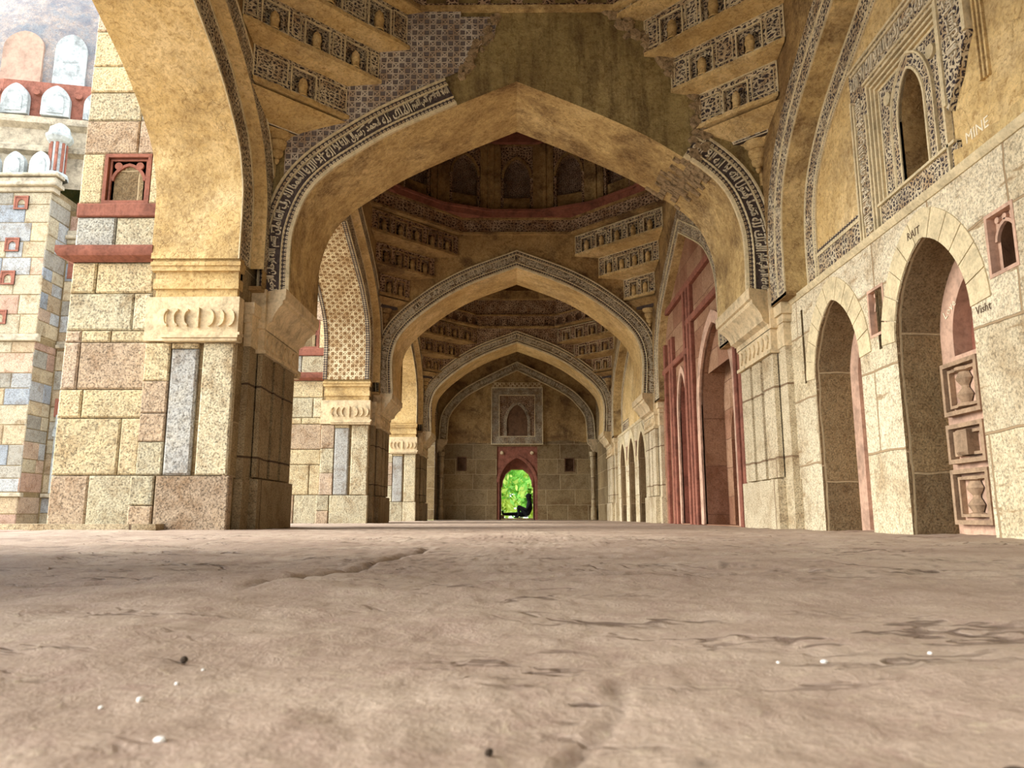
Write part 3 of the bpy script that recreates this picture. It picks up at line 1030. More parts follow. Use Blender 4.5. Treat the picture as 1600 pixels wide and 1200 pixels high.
GR = [(0.55, 0.46, 0.28), (0.59, 0.49, 0.30), (0.45, 0.345, 0.235), (0.50, 0.45, 0.31), (0.60, 0.53, 0.36), (0.49, 0.385, 0.28)]
GB = [(0.43, 0.43, 0.40), (0.41, 0.41, 0.36)]
def court_pier(i, yk, label):
    """broad pier between two court arches: half pier, jamb, outer buttress"""
    t = thing('court_pier', label, 'pier', (-3.4, yk, 0), 'stone piers along the court side')
    half_pier(t, -1, yk)
    J = 1.0
    X0, X1, X2 = -XW, -3.61, -4.45
    mb = MB()
    mb.box(X1, X0, yk - J + 0.05, yk + J - 0.05, -0.05, 2.62)
    mb.build('core', 'dark_stone', t)
    F, B = FY(yk - J), FY(yk + J, 1)
    for fr in (F, B):                     # jamb face
        mb = MB()
        # jamb: two tall slabs, a groove, a narrow order
        mb.mbox(fr, -3.05, X0 + 0.005, 0.50, 1.78, -0.08, 0.0, 0, GR[4], 0.014)
        mb.mbox(fr, -3.36, -3.10, 0.50, 1.72, -0.08, -0.005, 0, GB[0], 0.02)
        mb.mbox(fr, -3.36, -3.10, 1.725, 1.78, -0.08, -0.002, 0, GR[1], 0.01)
        ashlar(mb, fr, -3.62, -3.37, 0.50, 1.78, 0.36, 0.3, GR, 0.08, 0.003, 4 + i, 0.012)
        ashlar(mb, fr, -3.42, X0 + 0.03, -0.05, 0.495, 0.6, 0.5, GR[2:5], 0.1, 0.004, 2 + i, 0.012)
        ashlar(mb, shift(fr, 0, 0), -3.66, -3.43, -0.05, 0.495, 0.3, 0.3, GR, 0.1, 0.004, 3, 0.012)
        mb.build('jamb', 'granite', t)
    FI = FX(X0, 1)
    for a0, a1 in ((yk - J + 0.01, yk - HT - 0.2), (yk + HT + 0.2, yk + J - 0.01)):
        mb = MB()
        ashlar(mb, FI, a0, a1, 0.0, 2.2, 0.55, 0.5, GR, 0.04, 0.004, 5, 0.012)
        mb.build('side_blocks', 'granite', t)
    for fr in (F, B):                      # lotus frieze on the jamb
        mb = MB()
        mb.mbox(fr, -3.64, X0 + 0.02, 1.80, 2.24, -0.1, 0.0)
        mb.mbox(fr, -3.42, X0 + 0.035, 1.80, 2.235, -0.1, 0.03)
        for k in range(3):
            w = (0.035, 0.055, 0.04)[k]
            mb.mbox(fr, -3.43 - 0.01 * k, X0 + 0.045 + 0.01 * k, 1.785 + 0.03 * k, 1.785 + 0.03 * k + 0.028, -0.05, 0.045 + (0.02, 0.035, 0.015)[k])
        for k in range(7):
            a = -3.40 + k * 0.10
            r = 0.058
            if k == 3:
                arc = [(a - 0.009, 1.92), (a + 0.009, 1.92), (a + 0.009, 2.12), (a - 0.009, 2.12)]
            else:
                sg = -1 if k < 3 else 1
                arc = [(a - sg * r * math.cos(q), 2.02 + 1.5 * r * math.sin(q)) for q in [math.pi * (0.5 + j / 8) for j in range(9)]]
                arc += [(a - sg * (0.55 * r * math.cos(q) + 0.0), 2.02 + 1.15 * r * math.sin(q)) for q in [math.pi * (1.5 - j / 8) for j in range(9)]]
            mb.prism(arc, lambda u, b: fr(u, b, 0.028), lambda u, b: fr(u, b, 0.062))
        mb.build('lotus_frieze', 'frieze', t)
    steps = [(2.24, 2.32, -0.005, -3.56), (2.32, 2.42, 0.02, -3.58), (2.42, 2.50, 0.0, -3.57), (2.50, 2.55, 0.035, -3.6), (2.55, 2.59, 0.05, -3.61), (2.59, 2.64, 0.02, -3.6)]
    for fr in (F, B):
        mb = MB()
        for b0, b1, d, xo in steps:
            mb.mbox(fr, xo, X0 + d * 0.6, b0, b1, -0.1, d)
        mb.build('impost_moulding', 'plaster', t)
    # outer buttress of squared blocks
    bt = MB()
    bt.box(X2 + 0.03, X1, yk - 0.90, yk + 0.90, -0.3, 6.0)
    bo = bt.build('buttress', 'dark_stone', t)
    mb = MB()
    Fb = FY(yk - 0.95)
    pal = GR + [GB[1]]
    rows = [(-0.05, 0.50, [(-4.45, -4.08, 2), (-4.08, -3.62, 3)]), (0.50, 1.05, [(-4.45, -3.82, 0), (-3.82, -3.62, 1)]), (1.05, 1.33, [(-4.45, -4.22, 1), (-4.22, -3.62, 0)]), (1.33, 1.80, [(-4.45, -4.29, 5), (-4.29, -3.62, 2)]),
            (1.80, 1.92, [(-4.29, -4.0, 1), (-4.0, -3.62, 0), (-4.45, -4.29, 5)]), (1.92, 2.30, [(-4.45, -3.80, 3), (-3.80, -3.62, 4)]), (2.30, 2.62, [(-4.45, -4.2, 0), (-4.2, -3.62, 1)]), (2.76, 3.10, [(-4.45, -4.05, 6), (-4.05, -3.62, 3)])]
    for b0, b1, bl in rows:
        for p0, p1, c in bl:
            mb.mbox(Fb, p0 + 0.004, p1 - 0.004, b0 + 0.004, b1 - 0.004, -0.06, rd.uniform(-0.012, 0.0), 0, pal[c], 0.016)
    for b0, b1 in ((3.24, 3.78),):
        mb.mbox(Fb, -4.45, -4.22, b0, b1, -0.06, 0, 0, pal[0], 0.016)
        mb.mbox(Fb, -3.74, -3.62, b0, b1, -0.06, 0, 0, pal[1], 0.016)
    ashlar(mb, Fb, -4.45, -3.62, 3.78, 6.0, 0.36, 0.42, pal, 0.06, 0.004, 17, 0.014)
    FS = FX(X2, -1)
    ashlar(mb, FS, yk - 0.9, yk + 0.9, -0.3, 6.0, 0.42, 0.7, pal, 0.03, 0.004, 21 + i, 0.014)
    mb.build('squared_blocks', 'granite', bo)
    mb = MB()
    mb.prism([(0.0, 2.62), (0.10, 2.66), (0.12, 2.70), (0.12, 2.76), (0.0, 2.76)], lambda d, z: (-4.45 - d, yk - 0.94 - d, z), lambda d, z: (-3.6, yk - 0.94 - d, z))
    mb.prism([(0.0, 2.62), (0.10, 2.66), (0.12, 2.70), (0.12, 2.76), (0.0, 2.76)], lambda d, z: (-4.45 - d, yk - 0.94 - d, z), lambda d, z: (-4.45 - d, yk + 0.9, z))
    mb.build('red_cornice', 'red', bo)
    mb = MB()                              # red niche panel and the sill under it
    mb.mbox(Fb, -4.45, -3.6, 3.10, 3.24, -0.06, 0.012, 0, None, 0.01)
    n = arch_op(-3.98, 0.30, 3.26, 3.50, 0.16)
    panel(mb, Fb, -4.22, -3.74, 3.24, 3.78, [n], -0.05)
    reveal(mb, Fb, outline(n), -0.05, -0.12)
    fill(mb, Fb, outline(n), -0.12)
    frame(mb, Fb, -4.22, -3.74, 3.24, 3.78, 0.035, -0.06, 0.0)
    frame(mb, Fb, -4.175, -3.785, 3.24, 3.735, 0.02, -0.06, -0.03)
    for a in (-4.09, -3.87):
        c = [(a + 0.04 * math.cos(q * math.pi / 6), 3.66 + 0.04 * math.sin(q * math.pi / 6)) for q in range(12)]
        mb.prism(c, lambda u, b: Fb(u, b, -0.05), lambda u, b: Fb(u, b, -0.028))
    sweep(mb, Fb, pointed(-3.98, 0.30, 3.50, 0.16), [(0.0, -0.05), (0.0, -0.03), (0.03, -0.03), (0.03, -0.05)])
    mb.build('red_niche_panel', 'red', bo)
    return t

court_pier(0, YK[0], 'nearest pale stone pier at left, its outer side of big squared blocks')
court_pier(1, YK[1], 'second court-side pier, under the star-patterned plaster soffit')
court_pier(2, YK[2], 'farthest court-side pier, a bright narrow strip behind the second arch')

PIL = ['nearest inner-wall pilaster with a stepped capital, right of the first cross arch', 'second inner-wall pilaster, between the red sandstone wall and the far niches', 'farthest inner-wall pilaster, close to the end wall with the doorway']
for yk, lb in zip(YK, PIL):
    t = thing('wall_pilaster', lb, 'pilaster', (2.69, yk, 0), 'pilasters along the inner wall')
    half_pier(t, 1, yk)

# low plinth slab at the foot of the nearest pier
mb = MB()
pts = [(-4.85, 6.98), (-4.0, 6.92), (-3.3, 7.0), (-3.3, 7.25), (-4.86, 7.3)]
mb.prism(pts, lambda a, b: (a, b, -0.03), lambda a, b: (a + rd.uniform(-.01, .01), b, 0.045))
o = mb.build('plinth_slab', 'jamb_stone')
center_origin(o)
tag(o, 'low worn stone slab at the foot of the nearest pier', 'slab')

# ------------------------------------------------------------------ court arches
def court_arch(i, yc, label, soffit, yl):
    t = thing('court_arch', label, 'arch', (-3.2, yc, 2.6), 'arches open to the court')
    cv = full(C_HALF, yc)
    cv2 = full([(a + 0.0, b) for a, b in C_HALF], yc)
    F = FX(-XW, 1)
    Fo = FX(-3.61, -1)
    a0, a1 = yc - 3.33, yc + 3.33
    mb = MB()
    panel(mb, F, a0, a1, 2.62, ZTOP, [curve_op(cv, 2.0)])
    panel(mb, Fo, a0, a1, 2.62, ZTOP, [curve_op(cv, 2.0)])
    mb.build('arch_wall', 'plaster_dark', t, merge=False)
    mb = MB()
    sweep(mb, lambda a, b, d: (-XW - d, a, b), cv, [(0, 0), (0, 0.02), (0, 0.43), (0, 0.84), (0, 0.86)], caps=False)
    mb.build('soffit', soffit, t, smooth=40)
    if soffit == 'lattice':
        mb = MB()
        for d0 in (0.0, 0.78):
            sweep(mb, lambda a, b, d: (-XW - d0 - d, a, b), cv, [(0, 0), (-0.012, 0.005), (-0.012, 0.075), (0, 0.08)], caps=False)
        mb.build('soffit_border', 'bead', t, smooth=40)
    mb = MB()
    sweep(mb, F, cv, [(0.0, 0.0), (0.0, 0.012), (0.03, 0.014), (0.035, 0.006), (0.29, 0.006), (0.295, 0.014), (0.33, 0.014)], [0, 0, 0, 1, 0, 0], caps=False)
    o = mb.build('inscription_band', ['cream', 'carve'], t)
    cf = full([(a + 0.33, b + (0.0 if k < 2 else 0.2)) for k, (a, b) in enumerate(C_HALF[:-1])] + [(0, 5.18)], yc)
    co = offset(cv, 0.33)
    F2 = FX(-XS, 1)
    mb = MB()
    panel(mb, F2, yc - 2.78, yc + 2.78, 2.43, ZTOP, [curve_op(co, 2.0)])
    for e0, e1 in ((yc - 2.78, yc - 2.6), (yc + 2.6, yc + 2.78)):
        mb.box(-XW, -XS, e0, e1, 2.40, 2.44)
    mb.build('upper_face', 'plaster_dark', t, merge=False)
    mb = MB()
    sweep(mb, lambda a, b, d: (-XS - d, a, b), co, [(0, -0.012), (-0.012, 0.03), (-0.012, XW - XS)], caps=False)
    mb.build('plain_step', 'plaster', t, smooth=40)
    mb = MB()
    ca = [p for p in co]
    sweep(mb, F2, co, [(0.0, 0.0), (0.0, 0.012), (0.02, 0.012), (0.025, 0.004), (0.26, 0.004), (0.265, 0.012), (0.285, 0.012), (0.285, 0.0)], [0, 0, 0, 1, 0, 0, 0], caps=False)
    mb.build('outer_band', ['cream', 'carve_fine'], t)
    # roof-height wall above and the sky-side parapet
    return t
court_arch(0, YC[0], 'nearest court arch, plain yellow soffit sweeping across the upper left', 'plaster', 0)
court_arch(1, YC[1], 'court arch with a pale star-lattice soffit behind the first pier', 'lattice', 1)
court_arch(2, YC[2], 'farthest court arch, a thin bright opening behind the second pier', 'plaster', 2)
mb = MB()
_ec = full([(a * 0.55, b - 0.1) for a, b in C_HALF], 24.0)
for _f in (FX(-XW, 1), FX(-3.61, -1)):
    panel(mb, _f, YK[2] + 0.9, YF + 0.9, -0.05, ZTOP, [curve_op(_ec, -0.05)])
sweep(mb, lambda a, b, d: (-XW - d, a, b), [(_ec[0][0], 0.0)] + _ec + [(_ec[-1][0], 0.0)], [(0, 0), (0, 0.86)], caps=False)
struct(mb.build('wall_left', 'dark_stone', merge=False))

# ------------------------------------------------------------------ inner wall: lower storey
def small_niche(t, F, ac, b0, w, h, mat='pink'):
    mb = MB()
    n = arch_op(ac, w * 0.62, b0 + 0.05, b0 + h * 0.55, h * 0.25)
    panel(mb, F, ac - w / 2 + 0.02, ac + w / 2 - 0.02, b0 + 0.02, b0 + h - 0.02, [n], -0.05)
    reveal(mb, F, [(ac - w / 2, b0), (ac - w / 2, b0 + h), (ac + w / 2, b0 + h), (ac + w / 2, b0)], 0.0, -0.05)
    sweep(mb, F, pointed(ac, w * 0.62, b0 + h * 0.55, h * 0.25), [(0.0, -0.05), (0.0, -0.03), (0.02, -0.03), (0.02, -0.05)])
    frame(mb, F, ac - w / 2, ac + w / 2, b0, b0 + h, 0.022, -0.06, 0.004)
    for k in range(3):
        a = ac + (k - 1) * w * 0.26
        c = [(a + 0.02 * math.cos(q * math.pi / 4), b0 + h * 0.88 + 0.02 * math.sin(q * math.pi / 4)) for q in range(8)]
        mb.prism(c, lambda u, b: F(u, b, -0.05), lambda u, b: F(u, b, -0.03))
    o = mb.build('surround', mat, t)
    mb = MB()
    reveal(mb, F, outline(n), -0.05, -0.16)
    fill(mb, F, outline(n), -0.16)
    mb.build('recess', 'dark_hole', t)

N_W, N_S, N_R = 0.92, 1.36, 0.62
def baluster(mb, F, a, b0, h, r):
    prof = [(0.6, 0), (1.0, .02), (1.0, .10), (.6, .13), (.75, .2), (1.0, .3), (.7, .40), (.45, .47), (.45, .53), (.7, .60), (1.0, .70), (.75, .8), (.6, .87), (1.0, .90), (1.0, .98), (.6, 1.0)]
    for (r0, z0), (r1, z1) in zip(prof, prof[1:]):
        for k in range(6):
            t0, t1 = math.pi * k / 6, math.pi * (k + 1) / 6
            mb.face([F(a + r * rr * math.cos(t), b0 + h * z, r * rr * math.sin(t) * 0.8 - 0.04) for rr, z, t in ((r0, z0, t0), (r0, z0, t1), (r1, z1, t1), (r1, z1, t0))])

def arched_niche(yc, F, label, inner, detail):
    t = thing('arched_niche', label, 'niche', (XW, yc, 0), 'arched niches in the inner wall')
    op = arch_op(yc, N_W, -0.03, N_S, N_R, 12)
    cv = pointed(yc, N_W, N_S, N_R, 12)
    mb = MB()
    # ring of voussoirs
    L = arclen(cv)
    n = 11
    N = normals(cv)
    def at(u, o):
        xs = [p[0] for p in cv]; zs = [p[1] for p in cv]
        x = np.interp(u, L, xs); z = np.interp(u, L, zs)
        a = np.interp(u, L, [q.x for q in N]); b = np.interp(u, L, [q.y for q in N])
        return (float(x + a * o), float(z + b * o))
    for k in range(n):
        u0, u1 = L[-1] * k / n + 0.004, L[-1] * (k + 1) / n - 0.004
        us = [u0 + (u1 - u0) * j / 3 for j in range(4)]
        poly = [at(u, 0.004) for u in us] + [at(u, 0.20) for u in reversed(us)]
        mb.prism(poly, lambda a, b: F(a, b, 0.0004), lambda a, b: F(a, b, 0.009))
    mb.build('voussoir_arch', 'cream', t)
    mb = MB()
    reveal(mb, F, outline(op)[:-1] + [outline(op)[-1]], 0.0, -0.32, closed=False)
    mb.build('jamb', 'dark_stone', t)
    mb = MB()
    io = arch_op(yc, N_W * 0.66, 0.0 if not detail else 1.22, N_S - 0.02, N_R * 0.72, 10)
    panel(mb, F, yc - N_W / 2 - 0.05, yc + N_W / 2 + 0.05, -0.03, 2.05, [io], -0.32)
    reveal(mb, F, outline(io), -0.32, -0.45)
    mb.build('inner_arch', inner, t)
    mb = MB()
    fill(mb, F, outline(io), -0.45)
    mb.build('back_panel', 'red' if detail else 'pink', t)
    if detail:
        for k, b0 in enumerate((0.06, 0.47, 0.80)):
            h = (0.40, 0.30, 0.40)[k]
            mb = MB()
            frame(mb, F, yc - 0.02, yc + 0.40, b0, b0 + h - 0.03, 0.03, -0.33, -0.26)
            frame(mb, F, yc + 0.03, yc + 0.35, b0 + 0.05, b0 + h - 0.08, 0.02, -0.33, -0.28)
            G = lambda a, b, d=0.0: F(a, b, d - 0.27)
            if k != 1:
                baluster(mb, G, yc + 0.19, b0 + 0.045, h - 0.12, 0.075)
            else:
                mb.mbox(G, yc + 0.13, yc + 0.25, b0 + 0.05, b0 + h - 0.08, -0.06, 0.05, 0, None, 0.02)
            mb.build('baluster_panel' if k != 1 else 'plain_panel', 'baluster', t)
    # sunk square nook beside the haunch
    mb = MB()
    return t, op

NIG = 'small cusped niches in the inner wall'
def inner_bay(i, yr, ya, yb, labels, slabels):
    F = FX(XW)
    ops = []
    for k, dy in enumerate((1.5, 0.0, -1.5)):
        y = yr + dy - 0.10
        if labels[k] is None:
            continue
        t, op = arched_niche(y, F, labels[k], 'pink', dy != 1.5)
        ops.append(op)
        nk = rect_op(y + 0.665, y + 0.715, 1.36, 2.08)
        mb = MB()
        reveal(mb, F, outline(nk), 0.0, -0.12)
        fill(mb, F, outline(nk), -0.12)
        mb.build('sunk_strip', 'dark_stone', t)
        ops.append(nk)
    for k, dy in enumerate((0.75, -0.76)):
        y = yr + dy - 0.14
        if slabels[k] is None:
            continue
        t = thing('small_niche', slabels[k], 'niche', (XW, y, 1.48), NIG)
        small_niche(t, F, y, 1.47, 0.26, 0.38)
        ops.append(rect_op(y - 0.13, y + 0.13, 1.47, 1.85))
    mb = MB()
    panel(mb, F, ya, yb, -0.05, 2.24, ops)
    for y in (ya, yb):
        mb.face([(XW, y, -0.05), (3.4, y, -0.05), (3.4, y, 2.24), (XW, y, 2.24)])
    # squared recess strips flanking the arch heads
    o = struct(mb.build('wall_right' if i == 0 else 'wall_right_far', 'wall_stone', merge=False))
    return o

w0 = inner_bay(0, YR[0], 1.5, YK[0], ['narrow-looking arched niche beside the nearest pilaster, plain pink back', 'large arched niche at right with carved baluster panels inside', None],
          ['small square niche between the two near arched niches', 'small cusped niche at the far right edge, beside the baluster niche'])
w2 = inner_bay(2, YR[2], YK[1], YK[2], ['far arched niche next to the farthest pilaster', 'middle one of the three far arched niches in the pale wall', 'far arched niche just beyond the second pilaster'],
          ['tiny niche farthest along the pale inner wall', 'tiny niche nearer the second pilaster in the pale wall'])
mb = MB()
mb.box(XW, 3.4, YK[2], YF + 0.9, -0.05, ZTOP)
struct(mb.build('wall_right_end', 'dark_stone'))
mb = MB()
mb.box(3.22, 3.45, -5.6, YF + 0.9, -0.05, ZTOP)
struct(mb.build('wall_right_core', 'dark_stone'))

# scrawls on the stone
def flat_text(parent, body, F, a, b, h, mat, flip=True, name='scrawl', rot=0.0):
    mb = MB()
    c, s = math.cos(rot), math.sin(rot)
    def fn(u, v, t):
        u2, v2 = u * c - v * s, u * s + v * c
        return F(a - u2 if flip else a + u2, b + v2, 0.001 + t)
    put_text(mb, body, fn, h, 0.002)
    return mb.build(name, mat, parent, smooth=0)
FW = FX(XW)
flat_text(w0, 'Visht', FW, 4.40, 1.30, 0.05, 'char')

# ledge between the storeys
for (ya, yb, nm) in ((1.5, YK[0] - HT - 0.02, 'trim_1'), (YK[1] + HT, YK[2] - HT, 'trim_2')):
    mb = MB()
    pr = [(XL, 2.20), (XW - 0.01, 2.20), (XW - 0.03, 2.225), (XW - 0.035, 2.25), (XW + 0.01, 2.27), (XL, 2.28)]
    mb.prism(pr, lambda x, z: (x, ya, z), lambda x, z: (x, yb, z))
    struct(mb.build(nm, 'cream'))

# ------------------------------------------------------------------ inner wall: lunette arches
def lunette(i, yr, ya, yb, label, face):
    t = thing('lunette_arch', label, 'arch', (XS, yr, 2.25), 'blind arches on the inner wall')
    cv = full(R_HALF, yr)
    F, FLn = FX(XS), FX(XL)
    mb = MB()
    panel(mb, F, ya, yb, 2.24, ZTOP, [curve_op(cv, 2.0)])
    for e0, e1 in ((ya, yr - 2.10), (yr + 2.10, yb)):
        mb.box(XS, XL, e0, e1, 2.235, 2.28)
    mb.build('upper_face', 'plaster_dark', t, merge=False)
    mb = MB()
    sweep(mb, lambda a, b, d: (XS + d, a, b), cv, [(0, 0), (0, 0.02), (0, XL - XS)], caps=False)
    mb.build('soffit', 'plaster_dirty', t, smooth=40)
    mb = MB()
    sweep(mb, F, cv, [(0.0, 0.0), (0.0, 0.014), (0.02, 0.014), (0.025, 0.004), (0.19, 0.004), (0.195, 0.014), (0.215, 0.014), (0.22, 0.006), (0.42, 0.006), (0.43, 0.0)], [0, 0, 0, 1, 0, 0, 0, 1, 0], caps=False)
    mb.build('outer_band', ['cream', 'carve'], t)
    mb = MB()
    panel(mb, FLn, ya, yb, 2.2, ZTOP)
    mb.build('lunette_plaster', face, t, merge=False)
    if i != 1:
        mb = MB()
        sweep(mb, FLn, cv, [(-0.004, 0.0), (-0.004, 0.012), (-0.02, 0.012), (-0.025, 0.004), (-0.21, 0.004), (-0.215, 0.014), (-0.235, 0.014), (-0.24, 0.006), (-0.275, 0.006), (-0.28, 0.016), (-0.295, 0.016), (-0.295, 0.0)], [0, 0, 0, 1, 0, 0, 0, 2, 0, 0, 0], caps=False)
        mb.build('inner_band', ['cream', 'carve', 'bead'], t)
        mb = MB()   # base strip carried under the lunette
        a_, b_ = yr - 0.72, yr + 1.85
        for lo, hi, m, d in ((2.28, 2.31, 0, 0.014), (2.31, 2.52, 1, 0.006), (2.52, 2.55, 0, 0.014), (2.55, 2.585, 2, 0.01)):
            mb.mbox(FLn, yr + 0.82, b_, lo, hi, -0.01, d, m)
        o = mb.build('base_band', ['cream', 'carve', 'bead'], t)
    return t
l0 = lunette(0, YR[0], 1.5, YK[0] - HT + 0.01, 'blind arch with carved bands on the nearest inner wall, around the window panel', 'plaster')
l1 = lunette(1, YR[1], YK[0] + HT - 0.01, YK[1] - HT + 0.01, 'bare stained blind arch above the red sandstone wall', 'red_wall')
l2 = lunette(2, YR[2], YK[1] + HT - 0.01, YK[2] - HT + 0.01, 'far blind arch over the three small far niches', 'plaster')

# carved window panel in the nearest lunette
t = thing('carved_window_panel', 'square carved stucco window panel with arched recess, upper right', 'panel', (XL, 5.05, 2.3))
FLn = FX(XL)
mb = MB()
y0, y1, zt = 4.28, 5.84, 3.78
for (a0, a1, b0, b1) in ((y1 - 0.27, y1, 2.28, zt - 0.271), (y0 - 0.02, y1, zt - 0.27, zt)):
    mb.mbox(FLn, a0, a1, b0, b1, -0.01, 0.045, 1)
    for k, o in enumerate((0.0, 0.05, 0.235)):
        if a1 - a0 < 0.5:
            mb.mbox(FLn, a1 - o - 0.022, a1 - o, b0, b1 - o, 0.0, 0.06, 0)
        else:
            mb.mbox(FLn, a0, a1 - o, b1 - o - 0.022, b1 - o, 0.0, 0.06, 0)
poly = [(y0 - 0.02, zt - 0.27), (y0 - 0.02, 3.1), (4.33, 3.0), (4.40, 2.86), (4.48, 2.78), (4.53, 2.70), (4.56, 2.75), (4.56, zt - 0.27)]
mb.prism(poly, lambda a, b: FLn(a, b, -0.01), lambda a, b: FLn(a, b, 0.045), 1)
mb.mbox(FLn, 4.53, 4.56, 2.74, zt - 0.27, 0, 0.06, 0)
mb.mbox(FLn, 4.252, 4.285, 3.1, zt - 0.005, 0, 0.06, 0)
ob = mb.build('inscription_frame', ['cream', 'carve'], t)
mb = MB()
put = lambda a0, b0: (lambda u, v, d: FLn(a0 - u, b0 + v, 0.045 + d))
script_run(mb, put(5.80, zt - 0.215), 0.0, 1.45, 0.13, 0.014, 2)
script_run(mb, lambda u, v, d: FLn(5.62 + v, 2.32 + u, 0.045 + d), 0.0, 1.15, 0.13, 0.014, 5)
script_run(mb, lambda u, v, d: FLn(4.33 + v, 3.0 + u, 0.045 + d), 0.0, 0.5, 0.13, 0.014, 3)
mb.build('lettering', 'letters', ob, smooth=0)
mb = MB()        # nested square mouldings
for k in range(4):
    o = 0.27 + k * 0.035
    frame(mb, FLn, 4.565 + k * 0.006, y1 - o, 2.26 + k * 0.004, zt - o, 0.02, -0.01, 0.05 - k * 0.014)
mb.build('stepped_moulding', 'cream', t)
mb = MB()
wop = arch_op(5.0, 0.34, 2.50, 2.98, 0.32, 10)
a0, a1, b0, b1 = 4.56, y1 - 0.40, 2.48, zt - 0.40
panel(mb, FLn, a0, a1, b0, b1, [wop], 0.006)
mb.build('spandrel_panel', 'carve_fine', t)
mb = MB()
sweep(mb, FLn, [(4.83, 2.5)] + pointed(5.0, 0.34, 2.98, 0.32, 10) + [(5.17, 2.5)], [(0.0, 0.0), (0.0, 0.03), (0.018, 0.03), (0.02, 0.018), (0.10, 0.018), (0.105, 0.03), (0.12, 0.03), (0.12, 0.0)], [0, 0, 0, 1, 0, 0, 0])
for a in (4.70, 5.30):
    c = [(a + 0.05 * math.cos(q * math.pi / 7), 3.24 + 0.05 * math.sin(q * math.pi / 7)) for q in range(14)]
    mb.prism(c, lambda u, b: FLn(u, b, 0.0), lambda u, b: FLn(u, b, 0.03))
mb.build('arch_moulding', ['cream', 'carve_fine'], t)
mb = MB()
reveal(mb, FLn, outline(wop), 0.02, -0.30)
fill(mb, FLn, outline(wop), -0.30)
mb.mbox(FLn, 4.83, 5.17, 2.86, 2.88, -0.30, -0.20)
mb.build('window_recess', 'plaster_dark', t)
mb = MB()
mb.mbox(FLn, 4.50, y1 - 0.30, 2.27, 2.48, -0.01, 0.03, 1)
mb.mbox(FLn, 4.50, y1 - 0.30, 2.47, 2.49, -0.01, 0.05, 0)
mb.build('sill_band', ['cream', 'carve_fine'], t)
# punch the window through the lunette plaster
lp = [c for c in l0.children if c.name.startswith('lunette_plaster')][0]
mb = MB()
panel(mb, FLn, 1.5, YK[0] - HT + 0.01, 2.2, ZTOP, [wop])
tmp = mb.build('tmp', 'plaster', l0, merge=False)
old = lp.data
lp.data = tmp.data
bpy.data.objects.remove(tmp)
bpy.data.meshes.remove(old)
flat_text(l0, 'MINE', FLn, 4.45, 2.43, 0.07, 'scratch')
mb = MB()      # broken plaster edge and a vertical moulding right of the panel
for k in range(3):
    mb.mbox(FLn, 4.205 - k * 0.03, 4.222 - k * 0.03, 2.72, 4.2, -0.005, 0.03 - k * 0.006)
mb.build('moulding_strip', 'plaster', l0)
mb = MB()
edge = [(4.52, 2.42)] + [(4.4 - 0.12 * k, 2.34 + rd.uniform(-0.02, 0.03) + 0.012 * k) for k in range(1, 15)]
poly = edge + [(2.7, 2.56), (4.52, 2.50)]
mb.prism([(4.52, 2.28)] + edge + [(2.72, 2.28)], lambda a, b: FLn(a, b, -0.01), lambda a, b: FLn(a, b, 0.05))
mb.build('torn_plaster_edge', 'plaster_dirty', l0, smooth=0)
# 'RAIT' scrawled on the arch of the baluster niche
nb = [o for o in C.objects if o.name.startswith('arched_niche')][1]
flat_text(nb, 'RAIT', lambda a, b, d=0.0: FW(a, b, d + 0.009), 5.06, 2.015, 0.055, 'char')
flat_text(nb, 'Love', lambda a, b, d=0.0: FW(a, b, d - 0.318), 5.26, 1.50, 0.06, 'scratch', rot=0.5)

